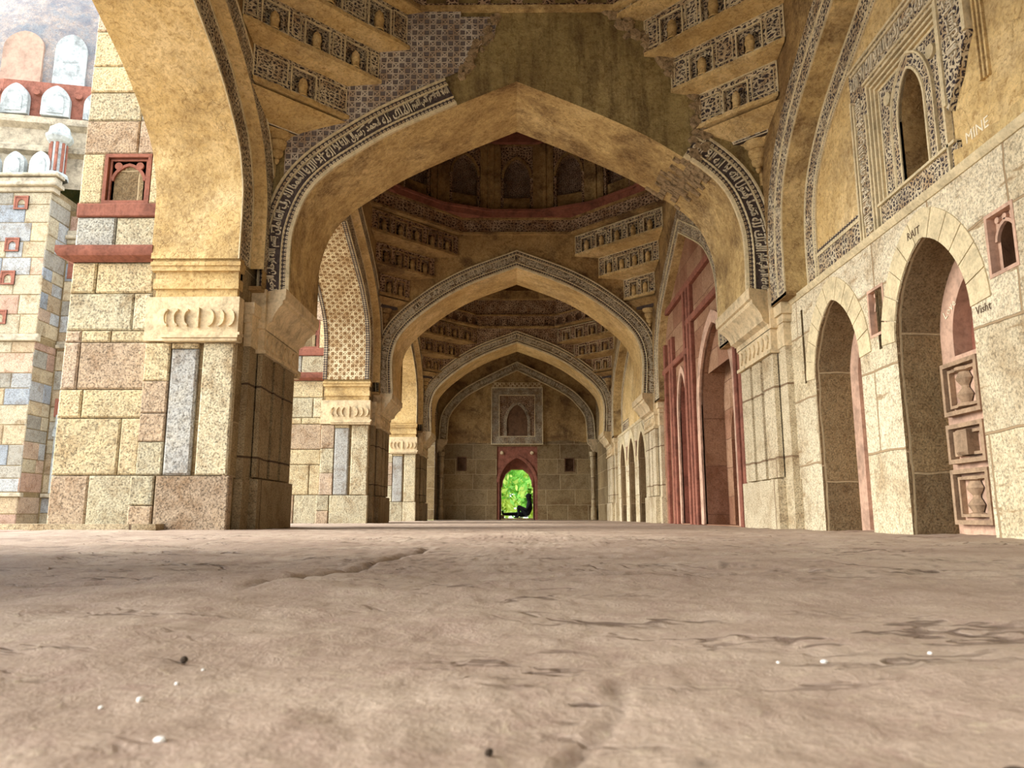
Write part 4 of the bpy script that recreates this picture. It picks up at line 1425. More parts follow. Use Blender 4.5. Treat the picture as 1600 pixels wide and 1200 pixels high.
# ------------------------------------------------------------------ pendentives
BUD = [(0.055, 0.0), (0.06, 0.02), (0.052, 0.03), (0.052, 0.13), (0.062, 0.14), (0.062, 0.155), (0.05, 0.165), (0.055, 0.19), (0.045, 0.235), (0.02, 0.265), (0.0, 0.29)]
def pendentive(s, yface, sy, tiers, label, grp, mats, script=True, xs=XS, relief=True):
    """corbelled corner: s side of the hall, sy=-1 hangs towards -y from yface"""
    cz = tiers[0][0] - 0.5
    t = thing('corbelled_corner', label, 'pendentive', (s * (xs - 0.2), yface + sy * 0.2, cz), grp)
    pa = 0.0
    for (z0, z1, a, nn) in tiers:
        P = Vector((s * (xs - a), yface, 0)); Q = Vector((s * xs, yface + sy * a, 0))
        u = (Q - P).normalized(); Ln = (Q - P).length
        nv = Vector((-s, sy, 0)).normalized()
        def F(aa, bb, d=0.0, P=P, u=u, nv=nv):
            v = P + u * aa + nv * d
            return (v.x, v.y, bb)
        h = z1 - z0
        w = min(0.26, (Ln - 0.12) / max(nn + 0.6, 1) * 0.66)
        hh = h * 0.74
        gap = Ln / nn if nn > 1 else Ln
        cs = [Ln / 2 + (k - (nn - 1) / 2) * min(gap, (Ln - 0.2) / nn) for k in range(nn)]
        ops = [rect_op(c - w / 2, c + w / 2, z0 + 0.015, z0 + hh) for c in cs]
        mb = MB()
        panel(mb, F, 0, Ln, z0, z1, ops, 0.0, 0)
        for op in ops:
            pts = outline(op)
            reveal(mb, F, pts, 0.0, -0.10, 0)
            c = (op['lo'][0][0] + op['lo'][1][0]) / 2
            inn = rect_op(c - w * 0.33, c + w * 0.33, z0 + 0.015, z0 + hh * 0.84)
            panel(mb, F, c - w / 2, c + w / 2, z0 + 0.015, z0 + hh, [inn], -0.04, 0)
            reveal(mb, F, outline(inn), -0.04, -0.11, 0)
            fill(mb, F, outline(inn), -0.11, 0)
        # side returns down to the wall corner
        mb.face([F(0, z0, 0), F(0, z1, 0), F(0, z1, -0.06), F(0, z0, -0.06)])
        o = mb.build('niche_tier', mats[0], t, merge=False)
        mb = MB()
        mb.mbox(F, 0.0, Ln, z1 - 0.018, z1, -0.005, 0.012)
        mb.mbox(F, 0.0, 0.014, z0, z1, -0.005, 0.012)
        mb.mbox(F, Ln - 0.014, Ln, z0, z1, -0.005, 0.012)
        for c in cs:
            frame(mb, F, c - w / 2 - 0.018, c + w / 2 + 0.018, z0 + 0.0, z0 + hh + 0.018, 0.014, -0.01, 0.016)
        if relief and nn <= 3:
            edges = [0.02] + [c for c in cs for c in (c - w / 2 - 0.03, c + w / 2 + 0.03)] + [Ln - 0.02]
            for e0, e1 in zip(edges[::2], edges[1::2]):
                if e1 - e0 > 0.12:
                    frame(mb, F, e0 + 0.02, e1 - 0.02, z0 + 0.04, z1 - 0.07, 0.008, -0.005, 0.01)
        mb.build('frame', mats[2], o)
        sc = min(1.0, h / 0.44)
        for c in cs:
            mb = MB()
            b = F(c, z0 + 0.004, -0.005)
            mb.lathe((b[0], b[1], b[2]), [(r * sc, z * sc * 0.92) for r, z in BUD], 10)
            mb.build('bud', mats[1], o, smooth=50)
        # shelf below
        mb = MB()
        lip = 0.025
        rr = random.Random(int(a * 100) + (1 if s > 0 else 0))
        n = 12
        Pp = Vector((s * (xs - pa), yface, 0)); Qp = Vector((s * xs, yface + sy * pa, 0))
        front = []
        for k in range(n + 1):
            f = k / n
            front.append((Ln * f, lip + (rr.uniform(-0.012, 0.014) if 0 < k < n else 0)))
        for k in range(n):
            A = F(front[k][0], z0, front[k][1]); B = F(front[k + 1][0], z0, front[k + 1][1])
            A2 = (A[0], A[1], z0 - 0.045); B2 = (B[0], B[1], z0 - 0.045)
            q0 = Pp.lerp(Qp, k / n); q1 = Pp.lerp(Qp, (k + 1) / n)
            mb.face([A2, B2, B, A])
            mb.face([A, B, F(front[k + 1][0], z0, -0.1), F(front[k][0], z0, -0.1)])
            mb.face([(q0.x, q0.y, z0 - 0.075), (q1.x, q1.y, z0 - 0.075), B2, A2])
        mb.build('shelf', mats[1], t, smooth=0)
        pa = a
    # corner corbel with its inscribed plaque
    c0 = (s * (xs - 0.02), yface + sy * 0.02)
    z0 = tiers[0][0] - 0.08
    nv = Vector((-s, sy, 0)).normalized()
    u = Vector((s, sy, 0)).normalized()
    mid = Vector((s * xs, yface, 0)) + nv * 0.20
    def F(aa, bb, d=0.0):
        v = mid + u * aa + nv * d
        return (v.x, v.y, bb)
    mb = MB()
    mb.mbox(F, -0.2, 0.2, z0 - 0.15, z0, -0.2, 0.0)
    o = mb.build('plaque', 'ground', t)
    if script:
        mb = MB()
        frame(mb, F, -0.2, 0.2, z0 - 0.15, z0, 0.01, -0.01, 0.008)
        dr = 1 if s < 0 else -1
        put_text(mb, shape_ar('الملك لله'), lambda p, q, d: F((-0.17 + p) if s < 0 else (0.17 - p), z0 - 0.13 + q, d), 0.11, 0.01, 0.02, 0.85)
        mb.build('lettering', 'letters', o, smooth=0)
    mb = MB()
    cc = Vector((s * xs, yface, 0)) + nv * 0.06
    pr = [(0.0, -0.5), (0.02, -0.48), (0.03, -0.45), (0.02, -0.43), (0.06, -0.40), (0.07, -0.36), (0.06, -0.34), (0.09, -0.30), (0.10, -0.25), (0.085, -0.23), (0.13, -0.19), (0.14, -0.15)]
    mb.lathe((cc.x, cc.y, z0), pr, 14)
    mb.build('corbel', mats[1], t, smooth=40)
    # plain web closing the corner below the tiers
    mb = MB()
    a = tiers[0][2]
    n = 12
    for k in range(n):
        f0, f1 = k / n, (k + 1) / n
        def row(f):
            aa = 0.02 + (a - 0.02) * (f ** 5)
            z = z0 - 0.62 + 0.60 * f + (0.02 if f == 1 else 0)
            return (s * (xs - aa), yface, z), (s * xs, yface + sy * aa, z)
        (p0, q0), (p1, q1) = row(f0), row(f1)
        mb.face([p0, q0, q1, p1])
    mb.build('web', mats[3], t, smooth=40)
    return t

GPD = 'corbelled corners under the domes'
LT1 = [(4.41, 4.78, 0.79, 1), (4.83, 5.19, 1.13, 3), (5.24, 5.66, 1.43, 3), (5.70, 6.05, 1.56, 4)]
RT1 = [(4.29, 4.64, 0.66, 1), (4.71, 5.09, 0.92, 2), (5.15, 5.56, 1.20, 3), (5.62, 6.05, 1.50, 4)]
y1f = YK[0] - HT
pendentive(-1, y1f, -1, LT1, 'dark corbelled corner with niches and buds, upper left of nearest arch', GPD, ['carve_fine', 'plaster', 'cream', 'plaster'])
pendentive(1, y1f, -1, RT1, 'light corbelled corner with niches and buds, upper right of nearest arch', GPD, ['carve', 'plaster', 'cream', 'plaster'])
T2 = [(4.32, 4.70, 0.52, 2), (4.77, 5.15, 1.0, 4), (5.22, 5.60, 1.46, 5)]
y2f = YK[1] - HT
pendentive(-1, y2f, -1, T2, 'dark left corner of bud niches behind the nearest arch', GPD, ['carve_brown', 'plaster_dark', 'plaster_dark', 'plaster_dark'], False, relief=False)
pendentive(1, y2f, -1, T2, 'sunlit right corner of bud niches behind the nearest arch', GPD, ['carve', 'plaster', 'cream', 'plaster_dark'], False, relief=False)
T3 = [(4.15, 4.50, 0.5, 2), (4.56, 4.92, 1.0, 3), (4.98, 5.36, 1.46, 4)]
y3f = YK[2] - HT
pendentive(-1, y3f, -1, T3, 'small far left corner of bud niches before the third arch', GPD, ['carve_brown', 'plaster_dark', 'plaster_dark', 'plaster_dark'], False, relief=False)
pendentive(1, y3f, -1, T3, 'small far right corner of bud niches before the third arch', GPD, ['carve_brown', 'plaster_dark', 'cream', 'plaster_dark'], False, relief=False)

# ------------------------------------------------------------------ octagon rings, drum and domes
def side_frame(yc, ap, k, n, rot=0.0):
    """frame of side k of an n-gon with apothem ap around (0,yc), looking inwards"""
    th = 2 * math.pi * k / n + rot
    o = Vector((math.cos(th) * ap, yc + math.sin(th) * ap, 0))
    tv = Vector((-math.sin(th), math.cos(th), 0))
    iv = Vector((-math.cos(th), -math.sin(th), 0))
    def F(a, b, d=0.0):
        v = o + tv * a + iv * d
        return (v.x, v.y, b)
    return F, ap * math.tan(math.pi / n), th

def ring_band(mb, yc, ap, n, z0, z1, d, m=0, thick=0.25):
    for k in range(n):
        F, hw, th = side_frame(yc, ap, k, n)
        mb.mbox(F, -hw, hw, z0, z1, -thick, d, m)

def chini_ring(t, yc, ap, z0, z1, nn, mats, depth=0.07, name='niche_band'):
    for k in range(8):
        F, hw, th = side_frame(yc, ap, k, 8)
        mb = MB()
        ops = []
        w = 2 * hw / nn * 0.62
        for j in range(nn):
            c = -hw + 2 * hw * (j + 0.5) / nn
            ops.append(arch_op(c, w, z0 + 0.05, z0 + (z1 - z0) * 0.55, (z1 - z0) * 0.25, 4))
        panel(mb, F, -hw, hw, z0, z1, ops, 0.0)
        for op in ops:
            reveal(mb, F, outline(op), 0.0, -depth, 0)
            fill(mb, F, outline(op), -depth, 1)
        mb.mbox(F, -hw, hw, z0 - 0.04, z0 + 0.01, -0.1, 0.03, 2)
        mb.mbox(F, -hw, hw, z1 - 0.01, z1 + 0.03, -0.1, 0.03, 2)
        mb.build(name, mats, t, merge=False)

def dome_shell(t, yc, r, z, mat, rise):
    mb = MB()
    n = 32
    prof = [(r * math.cos(q * math.pi / 20), rise * math.sin(q * math.pi / 20)) for q in range(11)]
    prof[-1] = (0.0, rise)
    mb.lathe((0, yc, z), prof, n)
    mb.build('dome_shell', mat, t, smooth=60)

# nearest bay: ring of niches right above the broken arch
t = thing('dome', 'ring of small carved niches at the very top, above the broken nearest arch', 'dome', (0, YC[0], 5.66))
yc1 = y1f - 2.64
chini_ring(t, yc1, 2.60, 5.70, 6.12, 6, ['carve_brown', 'dark_hole', 'plaster_dirty'])
mb = MB()
ring_band(mb, yc1, 2.64, 8, 6.12, 6.6, 0.0, 0)
mb.build('drum_wall', 'plaster_dark', t)
dome_shell(t, yc1, 2.9, 6.6, 'plaster_dark', 2.4)

# mihrab bay: frieze, red cornice, drum of arched panels
yc2 = y2f - 2.66
t = thing('dome', 'dark drum of tall arched panels above a red stone ledge, behind the nearest arch', 'dome', (0, yc2, 5.64))
mb = MB()
ring_band(mb, yc2, 2.62, 8, 5.66, 5.93, 0.0, 0)
mb.build('inscribed_frieze', 'carve_brown', t)
mb = MB()
ring_band(mb, yc2, 2.60, 8, 5.62, 5.665, 0.03, 0)
ring_band(mb, yc2, 2.60, 8, 5.925, 5.96, 0.03, 0)
mb.build('frieze_moulding', 'plaster_dark', t)
mb = MB()
ring_band(mb, yc2, 2.66, 16, 5.96, 6.10, 0.10, 0)
ring_band(mb, yc2, 2.66, 16, 6.07, 6.12, 0.14, 0)
mb.build('red_cornice', 'red', t)
for k in range(16):
    F, hw, th = side_frame(yc2, 2.70, k, 16)
    mb = MB()
    op = arch_op(0, hw * 0.98, 6.16, 6.85, 0.42, 8)
    panel(mb, F, -hw * 0.68, hw * 0.68, 6.12, 7.6, [op], -0.01, 0)
    reveal(mb, F, outline(op), -0.01, -0.14, 0)
    sweep(mb, F, pointed(0, hw * 0.98, 6.85, 0.42, 8), [(0, -0.01), (0, 0.02), (0.05, 0.02), (0.05, -0.01)], [1, 1, 1], caps=False)
    frame(mb, F, -hw * 0.66, hw * 0.66, 6.13, 7.58, 0.03, -0.02, 0.02, 1)
    o = mb.build('arched_panel', ['carve_brown', 'plaster_dark'], t)
    mb = MB()
    fill(mb, F, outline(op), -0.14)
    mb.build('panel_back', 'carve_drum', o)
    mb = MB()
    for sg in (-1, 1):
        a = sorted((sg * hw * 0.66, sg * hw * 1.02))
        mb.mbox(F, a[0], a[1], 6.12, 7.6, -0.1, 0.03)
        a = sorted((sg * hw * 0.86, sg * hw * 1.0))
        mb.mbox(F, a[0], a[1], 6.12, 7.6, 0.02, 0.06)
    mb.build('pilaster_strip', 'plaster_dark', t)
mb = MB()
ring_band(mb, yc2, 2.66, 16, 7.58, 7.8, 0.08, 0)
mb.build('upper_cornice', 'red', t)
dome_shell(t, yc2, 2.95, 7.8, 'plaster_dark', 2.6)

yc3 = y3f - 2.64
t = thing('dome', 'far vault with a ring of tiny niches, above the third cross arch', 'dome', (0, yc3, 5.36))
chini_ring(t, yc3, 2.58, 5.42, 5.74, 6, ['carve_brown', 'dark_hole', 'plaster_dark'])
mb = MB()
ring_band(mb, yc3, 2.62, 8, 5.76, 6.5, 0.02, 0)
mb.build('drum_wall', 'carve_brown', t)
dome_shell(t, yc3, 2.9, 6.5, 'plaster_dark', 1.6)

# ------------------------------------------------------------------ red sandstone prayer wall in the middle bay
t = thing('red_prayer_wall', 'tall red sandstone wall with pointed recesses beyond the nearest right pilaster', 'wall', (XW, 11.5, 0))
F = FX(XW)
BIG = arch_op(10.30, 1.75, 0.0, 1.75, 1.05, 12)
SML = arch_op(12.35, 0.62, 0.0, 1.85, 0.62, 10)
mb = MB()
ya, yb = YK[0], YK[1]
panel(mb, F, ya, yb, -0.05, 4.6, [BIG, SML], 0.0)
mb.build('facing', 'red_wall', t, merge=False)
mb = MB()
reveal(mb, F, outline(BIG), 0.0, -0.34)
door = arch_op(10.45, 0.85, 0.0, 1.25, 0.55, 10)
panel(mb, F, 9.4, 11.2, -0.03, 2.85, [door], -0.34)
reveal(mb, F, outline(door), -0.34, -0.46)
fill(mb, F, outline(door), -0.46)
mb.build('great_recess', 'red_wall', t, merge=False)
mb = MB()
c = [(10.15 + 0.16 * math.cos(q * math.pi / 10), 2.28 + 0.16 * math.sin(q * math.pi / 10)) for q in range(20)]
mb.prism(c, lambda u, b: F(u, b, -0.35), lambda u, b: F(u, b, -0.30))
mb.build('medallion', 'carve', t)
mb = MB()
for op, w in ((BIG, 0.17), (SML, 0.10)):
    hi = op['hi']
    cv = [(hi[0][0], 0.0)] + hi + [(hi[-1][0], 0.0)]
    sweep(mb, F, cv, [(0.0, -0.02), (0.0, 0.03), (w, 0.03), (w, 0.0)])
mb.build('arch_border', 'pink', t)
mb = MB()
for y in (8.95, 9.15, 11.42, 11.62, 11.85, 12.85, 13.05, 13.5):
    mb.mbox(F, y, y + 0.09, -0.02, 3.2 if y > 12 else 3.75, -0.01, 0.07, 0, None, 0.015)
for y0, y1, z in ((8.9, 11.75, 3.10), (11.75, 13.7, 2.66), (8.9, 13.7, 3.70)):
    mb.mbox(F, y0, y1, z, z + 0.1, -0.01, 0.075, 0, None, 0.015)
mb.build('rib', 'red', t)
mb = MB()
reveal(mb, F, outline(SML), 0.0, -0.30)
fill(mb, F, outline(SML), -0.30)
mb.build('side_recess', 'red', t)
for k, (y, z) in enumerate(((11.72, 1.55), (11.72, 2.05), (9.0, 1.9))):
    mb = MB()
    frame(mb, F, y - 0.16, y + 0.16, z, z + 0.42, 0.04, -0.01, 0.03)
    op = arch_op(y, 0.16, z + 0.06, z + 0.22, 0.1, 5)
    panel(mb, F, y - 0.12, y + 0.12, z + 0.04, z + 0.38, [op], 0.012)
    mb.build('niche_panel', 'carve', t)

# ------------------------------------------------------------------ end wall
def far_scale(p):
    return p
F = FY(YF)
dop = arch_op(0.0, 1.20, -0.02, 1.20, 0.78, 10)
nops = [rect_op(-2.06, -1.77, 1.68, 2.12), rect_op(1.66, 1.95, 1.65, 2.08)]
mb = MB()
panel(mb, F, -XW, XW, -0.05, 2.9, [rect_op(-0.70, 0.70, -0.05, 2.5)] + nops)
struct(mb.build('wall_far', 'dark_stone', merge=False))
mb = MB()
wv = [(-XW, 2.62)] + [(-XW + 0.25 * k, 2.62 + (0.10 * math.exp(-((-XW + 0.25 * k - 1.6) / 0.7) ** 2)) + rd.uniform(-0.012, 0.012)) for k in range(1, 22)] + [(XW, 2.62)]
pts = wv + [(XW, ZTOP), (-XW, ZTOP)]
mb.prism(pts, lambda a, b: F(a, b, -0.3), lambda a, b: F(a, b, 0.02))
struct(mb.build('wall_far_upper', 'plaster_dark', smooth=0))
mb = MB()
for s in (-1, 1):
    mb.box(*sorted((s * 0.6, s * 2.8)), YF + 0.28, YF + 0.9, -0.05, 2.7)
mb.box(-0.7, 0.7, YF + 0.28, YF + 0.9, 2.1, 2.7)
struct(mb.build('wall_far_core', 'dark_stone'))

FAR_HALF = [(2.42, 2.72), (2.38, 3.36), (2.30, 3.62), (2.12, 3.88), (1.70, 4.28), (0.86, 4.74), (0.0, 5.16)]
t = thing('blind_arch', 'grey carved blind arch band around the end wall above the doorway', 'arch', (0, YF, 2.7))
cv = full(FAR_HALF)
mb = MB()
sweep(mb, F, cv, [(0.0, 0.02), (0.0, 0.10), (0.03, 0.10), (0.035, 0.085), (0.26, 0.085), (0.265, 0.10), (0.30, 0.10), (0.30, 0.02)], [0, 0, 0, 1, 0, 0, 0])
o = mb.build('inscription_band', ['cream', 'carve_fine'], t)
fn, LT = curve_fn(F, cv, 0.06, 0.085)
for v0, v1, sd in ((0.05, LT / 2 - 0.03, 4), (LT / 2 + 0.03, LT - 0.05, 1)):
    mb = MB()
    script_run(mb, fn, v0, v1, 0.16, 0.015, sd)
    mb.build('lettering', 'letters', o, smooth=0)
for s in (-1, 1):
    mb = MB()
    pr = [(2.75, 2.28), (2.62, 2.28), (2.60, 2.36), (2.54, 2.42), (2.54, 2.50), (2.44, 2.58), (2.42, 2.66), (2.40, 2.74), (2.75, 2.74)]
    mb.prism([(s * x, z) for x, z in pr], lambda x, z: (x, YF - 0.16, z), lambda x, z: (x, YF - 0.01, z))
    mb.build('impost', 'frieze', t)
    mb = MB()
    mb.lathe((s * 2.60, YF - 0.13, 0.0), [(0.10, 0), (0.10, 0.38), (0.075, 0.42), (0.075, 1.75), (0.10, 1.78), (0.10, 1.85), (0.08, 1.9), (0.09, 2.05), (0.11, 2.2), (0.12, 2.3)], 12)
    mb.build('corner_column', 'jamb_stone', t, smooth=40)

t = thing('carved_niche_panel', 'square carved stucco panel with an arched niche above the end doorway', 'panel', (0, YF, 2.58))
mb = MB()
a0, a1, b0, b1 = -0.88, 0.88, 2.58, 4.55
nop = arch_op(0.0, 0.72, 2.86, 3.34, 0.62, 8)
frame(mb, F, a0, a1, b0, b1, 0.27, 0.0, 0.07, 0)
frame(mb, F, a0 - 0.02, a1 + 0.02, b0 - 0.02, b1 + 0.02, 0.03, 0.0, 0.09, 1)
frame(mb, F, a0 + 0.25, a1 - 0.25, b0 + 0.25, b1 - 0.25, 0.025, 0.0, 0.085, 1)
mb.build('square_frame', ['carve_fine', 'cream'], t)
mb = MB()
mb.mbox(F, a0, a1, b1, b1 + 0.19, 0.0, 0.06)
mb.build('crest_band', 'lattice', t)
mb = MB()
panel(mb, F, a0 + 0.26, a1 - 0.26, b0 + 0.26, b1 - 0.26, [nop], 0.03)
mb.build('spandrel_panel', 'carve_brown', t)
mb = MB()
sweep(mb, F, [(-0.36, 2.86)] + pointed(0, 0.72, 3.34, 0.62, 8) + [(0.36, 2.86)], [(0.0, 0.02), (0.0, 0.06), (0.10, 0.06), (0.10, 0.02)])
mb.build('arch_moulding', 'carve_fine', t)
mb = MB()
fill(mb, F, outline(nop), 0.022)
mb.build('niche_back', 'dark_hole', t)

t = thing('doorway', 'open arched doorway in the end wall, red arch, garden beyond', 'doorway', (0, YF, 0))
mb = MB()
op2 = arch_op(0.0, 1.22, -0.05, 1.25, 0.85, 10)
panel(mb, F, -0.70, 0.70, -0.05, 2.5, [op2], -0.03)
sweep(mb, F, pointed(0, 1.22, 1.25, 0.85, 10), [(0, -0.03), (0, 0.0), (0.05, 0.01), (0.10, 0.0), (0.10, -0.03)], caps=False)
mb.build('red_arch', 'red', t)
mb = MB()
reveal(mb, F, outline(op2)[:-1] + [outline(op2)[-1]], -0.03, -0.28, closed=False)
op3 = {'lo': [(-0.56, -0.05), (0.56, -0.05)], 'hi': [(-0.56, 1.12), (-0.52, 1.13), (-0.5, 1.34), (-0.40, 1.58), (-0.2, 1.74), (0.2, 1.74), (0.40, 1.58), (0.5, 1.34), (0.52, 1.13), (0.56, 1.12)]}
panel(mb, F, -0.66, 0.66, -0.05, 2.12, [op3], -0.28)
reveal(mb, F, outline(op3)[:-1] + [outline(op3)[-1]], -0.28, -0.9, closed=False)
mb.build('jamb', 'red', t)
for s in (-1, 1):
    mb = MB()
    c = [(s * 0.52 + 0.07 * math.cos(q * math.pi / 6), 2.28 + 0.07 * math.sin(q * math.pi / 6)) for q in range(12)]
    mb.prism(c, lambda u, b: F(u, b, -0.03), lambda u, b: F(u + (s * 0.52 - u) * 0.4, b + (2.28 - b) * 0.4, 0.03))
    mb.build('boss', 'frieze', t)
mb = MB()
mb.box(-0.56, 0.56, YF + 0.02, YF + 0.9, -0.1, 0.05)
mb.box(-0.58, -0.45, YF + 0.25, YF + 0.55, 0.05, 0.16)
mb.build('threshold', 'dark_stone', t)
for op, lb in zip(nops, ('small dark square niche left of the end doorway', 'small dark square niche right of the end doorway')):
    mb = MB()
    reveal(mb, F, outline(op), 0.0, -0.2)
    a = (op['lo'][0][0] + op['lo'][1][0]) / 2
    fill(mb, F, outline(op), -0.2)
    frame(mb, F, op['lo'][0][0] - 0.03, op['lo'][1][0] + 0.03, op['lo'][0][1] - 0.03, op['hi'][0][1] + 0.03, 0.03, -0.02, 0.012)
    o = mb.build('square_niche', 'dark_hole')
    center_origin(o)
    tag(o, lb, 'niche', 'square niches in the end wall')

# ------------------------------------------------------------------ the person on the threshold
def skinned(name, chains, mat, parent, sub=2, fat=1.0):
    """chains: list of lists of (x,y,z,r); shared points join"""
    verts, rad, edges, key = [], [], [], {}
    for ch in chains:
        prev = None
        for p in ch:
            k = tuple(round(c, 4) for c in p[:3])
            if k not in key:
                key[k] = len(verts)
                verts.append(Vector(p[:3]) - parent.location)
                rad.append(p[3] * fat)
            if prev is not None and prev != key[k]:
                edges.append((prev, key[k]))
            prev = key[k]
    me = bpy.data.meshes.new(name)
    me.from_pydata(verts, edges, [])
    o = bpy.data.objects.new(name, me)
    C.objects.link(o)
    md = o.modifiers.new('skin', 'SKIN')
    md.use_smooth_shade = True
    for i, sv in enumerate(me.skin_vertices[0].data):
        sv.radius = (rad[i], rad[i])
    me.skin_vertices[0].data[0].use_root = True
    sb = o.modifiers.new('sub', 'SUBSURF')
    sb.levels = sb.render_levels = sub
    dg = bpy.context.evaluated_depsgraph_get()
    m2 = bpy.data.meshes.new_from_object(o.evaluated_get(dg))
    bpy.data.objects.remove(o)
    m2.materials.clear()
    m2.materials.append(M[mat])
    m2.polygons.foreach_set('use_smooth', [True] * len(m2.polygons))
    o = bpy.data.objects.new(name, m2)
    C.objects.link(o)
    o.parent = parent
    return o

PY = YF + 0.42
pt_ = thing('person', 'person in dark clothes and a cap sitting in the doorway, legs stretched', 'person', (0.36, PY, 0.05))
pel = (0.40, PY, 0.19, 0.125)
sp1, sp2 = (0.43, PY, 0.36, 0.125), (0.44, PY, 0.52, 0.14)
nk, hd0 = (0.425, PY, 0.655, 0.052), (0.405, PY, 0.725, 0.078)
ch = [[pel, sp1, sp2, nk, hd0, (0.40, PY, 0.80, 0.088), (0.405, PY, 0.85, 0.06)],
      [pel, (0.33, PY - 0.09, 0.18, 0.085), (0.06, PY - 0.10, 0.46, 0.062), (0.045, PY - 0.10, 0.44, 0.058), (0.06, PY - 0.11, 0.14, 0.042), (-0.04, PY - 0.11, 0.09, 0.032), (-0.12, PY - 0.11, 0.085, 0.022)],
      [pel, (0.33, PY + 0.09, 0.17, 0.085), (-0.06, PY + 0.10, 0.19, 0.06), (-0.44, PY + 0.11, 0.19, 0.042), (-0.50, PY + 0.11, 0.20, 0.038), (-0.515, PY + 0.11, 0.31, 0.026)]]
for sg in (-1, 1):
    sh = (0.44, PY + sg * 0.165, 0.56, 0.055)
    if sg < 0:
        el, wr = (0.33, PY - 0.21, 0.34, 0.042), (0.14, PY - 0.13, 0.44, 0.028)
    else:
        el, wr = (0.36, PY + 0.22, 0.33, 0.042), (0.17, PY + 0.15, 0.26, 0.028)
    d = (Vector(wr[:3]) - Vector(el[:3])).normalized()
    pm = Vector(wr[:3]) + d * 0.06
    palm = (*pm, 0.026)
    ch.append([sp2, sh, el, wr, palm])
    for k in range(4):
        off = Vector((0, (k - 1.5) * 0.017, 0))
        ln = (0.06, 0.07, 0.066, 0.05)[k]
        b0 = pm + d * 0.02 + off
        b1 = b0 + d * ln * 0.5 + Vector((0, 0, -0.008))
        b2 = b1 + d * ln * 0.35 + Vector((0, 0, -0.022))
        ch.append([palm, (*b0, 0.010), (*b1, 0.008), (*b2, 0.007)])
    th0 = Vector(wr[:3]) + d * 0.03 + Vector((0, sg * -0.024, 0))
    ch.append([wr, (*th0, 0.010), (*(th0 + d * 0.035 + Vector((0, -sg * 0.015, 0))), 0.008)])
skinned('body', ch, 'cloth', pt_, 1, 1.22)
mb = MB()      # cap with a peak, nose and chin read in outline
mb.lathe((0.405, PY, 0.80), [(0.098, 0.0), (0.10, 0.03), (0.088, 0.07), (0.05, 0.095), (0.0, 0.10)], 14)
mb.box(0.24, 0.34, PY - 0.055, PY + 0.055, 0.80, 0.815)
mb.build('cap', 'cloth', pt_, smooth=50)
mb = MB()
mb.hexa([(0.30, PY - 0.012, 0.745), (0.335, PY - 0.02, 0.74), (0.335, PY + 0.02, 0.74), (0.30, PY + 0.012, 0.745), (0.328, PY - 0.006, 0.785), (0.34, PY - 0.012, 0.785), (0.34, PY + 0.012, 0.785), (0.328, PY + 0.006, 0.785)])
mb.lathe((0.345, PY, 0.695), [(0.0, -0.02), (0.03, -0.01), (0.035, 0.01), (0.0, 0.03)], 8)
for sg in (-1, 1):
    mb.lathe((0.41, PY + sg * 0.075, 0.735), [(0.0, 0.0), (0.018, 0.015), (0.02, 0.04), (0.0, 0.055)], 8)
mb.build('face', 'skin', pt_, smooth=50)
mb = MB()
mb.prism([(0.10, 0.06), (0.45, 0.14), (0.46, 0.15), (0.11, 0.072)], lambda a, b: (a, PY - 0.19, b), lambda a, b: (a, PY - 0.17, b))
mb.build('bag_strap', 'pebble', pt_)

# ------------------------------------------------------------------ garden beyond the doorway
def tree(x, y, h, cr, n, mats, label, seed, low=0.3):
    rr = np.random.default_rng(seed)
    t = thing('garden_tree', label, 'tree', (x, y, -0.12), 'trees in the garden')
    mb = MB()
    mb.lathe((x, y, -0.12), [(0.22, 0), (0.16, 0.5), (0.13, h * 0.5), (0.05, h * 0.85)], 9)
    for k in range(6):
        a = k * 1.1
        p = Vector((x, y, h * (0.35 + 0.08 * k)))
        q = p + Vector((math.cos(a), math.sin(a), 0.8)) * cr * 0.6
        w = Vector((0.04, 0.02, 0))
        mb.hexa([p - w, p + w, p + w + Vector((0, .05, 0)), p - w + Vector((0, .05, 0)), q - w * .3, q + w * .3, q + w * .3 + Vector((0, .02, 0)), q - w * .3 + Vector((0, .02, 0))])
    mb.build('trunk', 'bark', t, smooth=40)
    cl = rr.normal(0, 1, (26, 3)); cl /= np.linalg.norm(cl, axis=1)[:, None]
    cl = cl * (rr.random((26, 1)) ** 0.4) * np.array([cr, cr, (h - low) / 2]) + np.array([x, y, low + (h - low) / 2])
    for mi, mname in enumerate(mats):
        mb = MB()
        for k in range(n // len(mats)):
            c = cl[rr.integers(mi * 26 // len(mats), 26) if mi else rr.integers(0, 20)]
            p = c + rr.normal(0, cr * 0.2, 3)
            u = rr.normal(0, 1, 3); u /= np.linalg.norm(u)
            v = np.cross(u, rr.normal(0, 1, 3)); v /= np.linalg.norm(v)
            s = rr.uniform(0.10, 0.20)
            mb.face([p - u * s, p + v * s * 0.5, p + u * s, p - v * s * 0.5])
        mb.build('foliage', mname, t, smooth=0, merge=False)
    return t
tree(-0.9, 33.0, 4.2, 1.3, 3600, ['leaf_g', 'leaf_y'], 'green tree filling the left half of the doorway view', 1, 0.1)
tree(1.25, 35.8, 4.6, 1.5, 3600, ['leaf_y', 'leaf_g'], 'yellow-green tree filling the right half of the doorway view', 2, 0.1)
tree(0.1, 42.0, 5.4, 2.4, 5000, ['leaf_g', 'leaf_y'], 'deeper green tree behind the gap between the two nearer trees', 3, 0.0)

tree(0.95, 30.5, 1.5, 0.75, 1800, ['leaf_y', 'leaf_g'], 'low round bush just behind the person in the doorway', 7, -0.1)

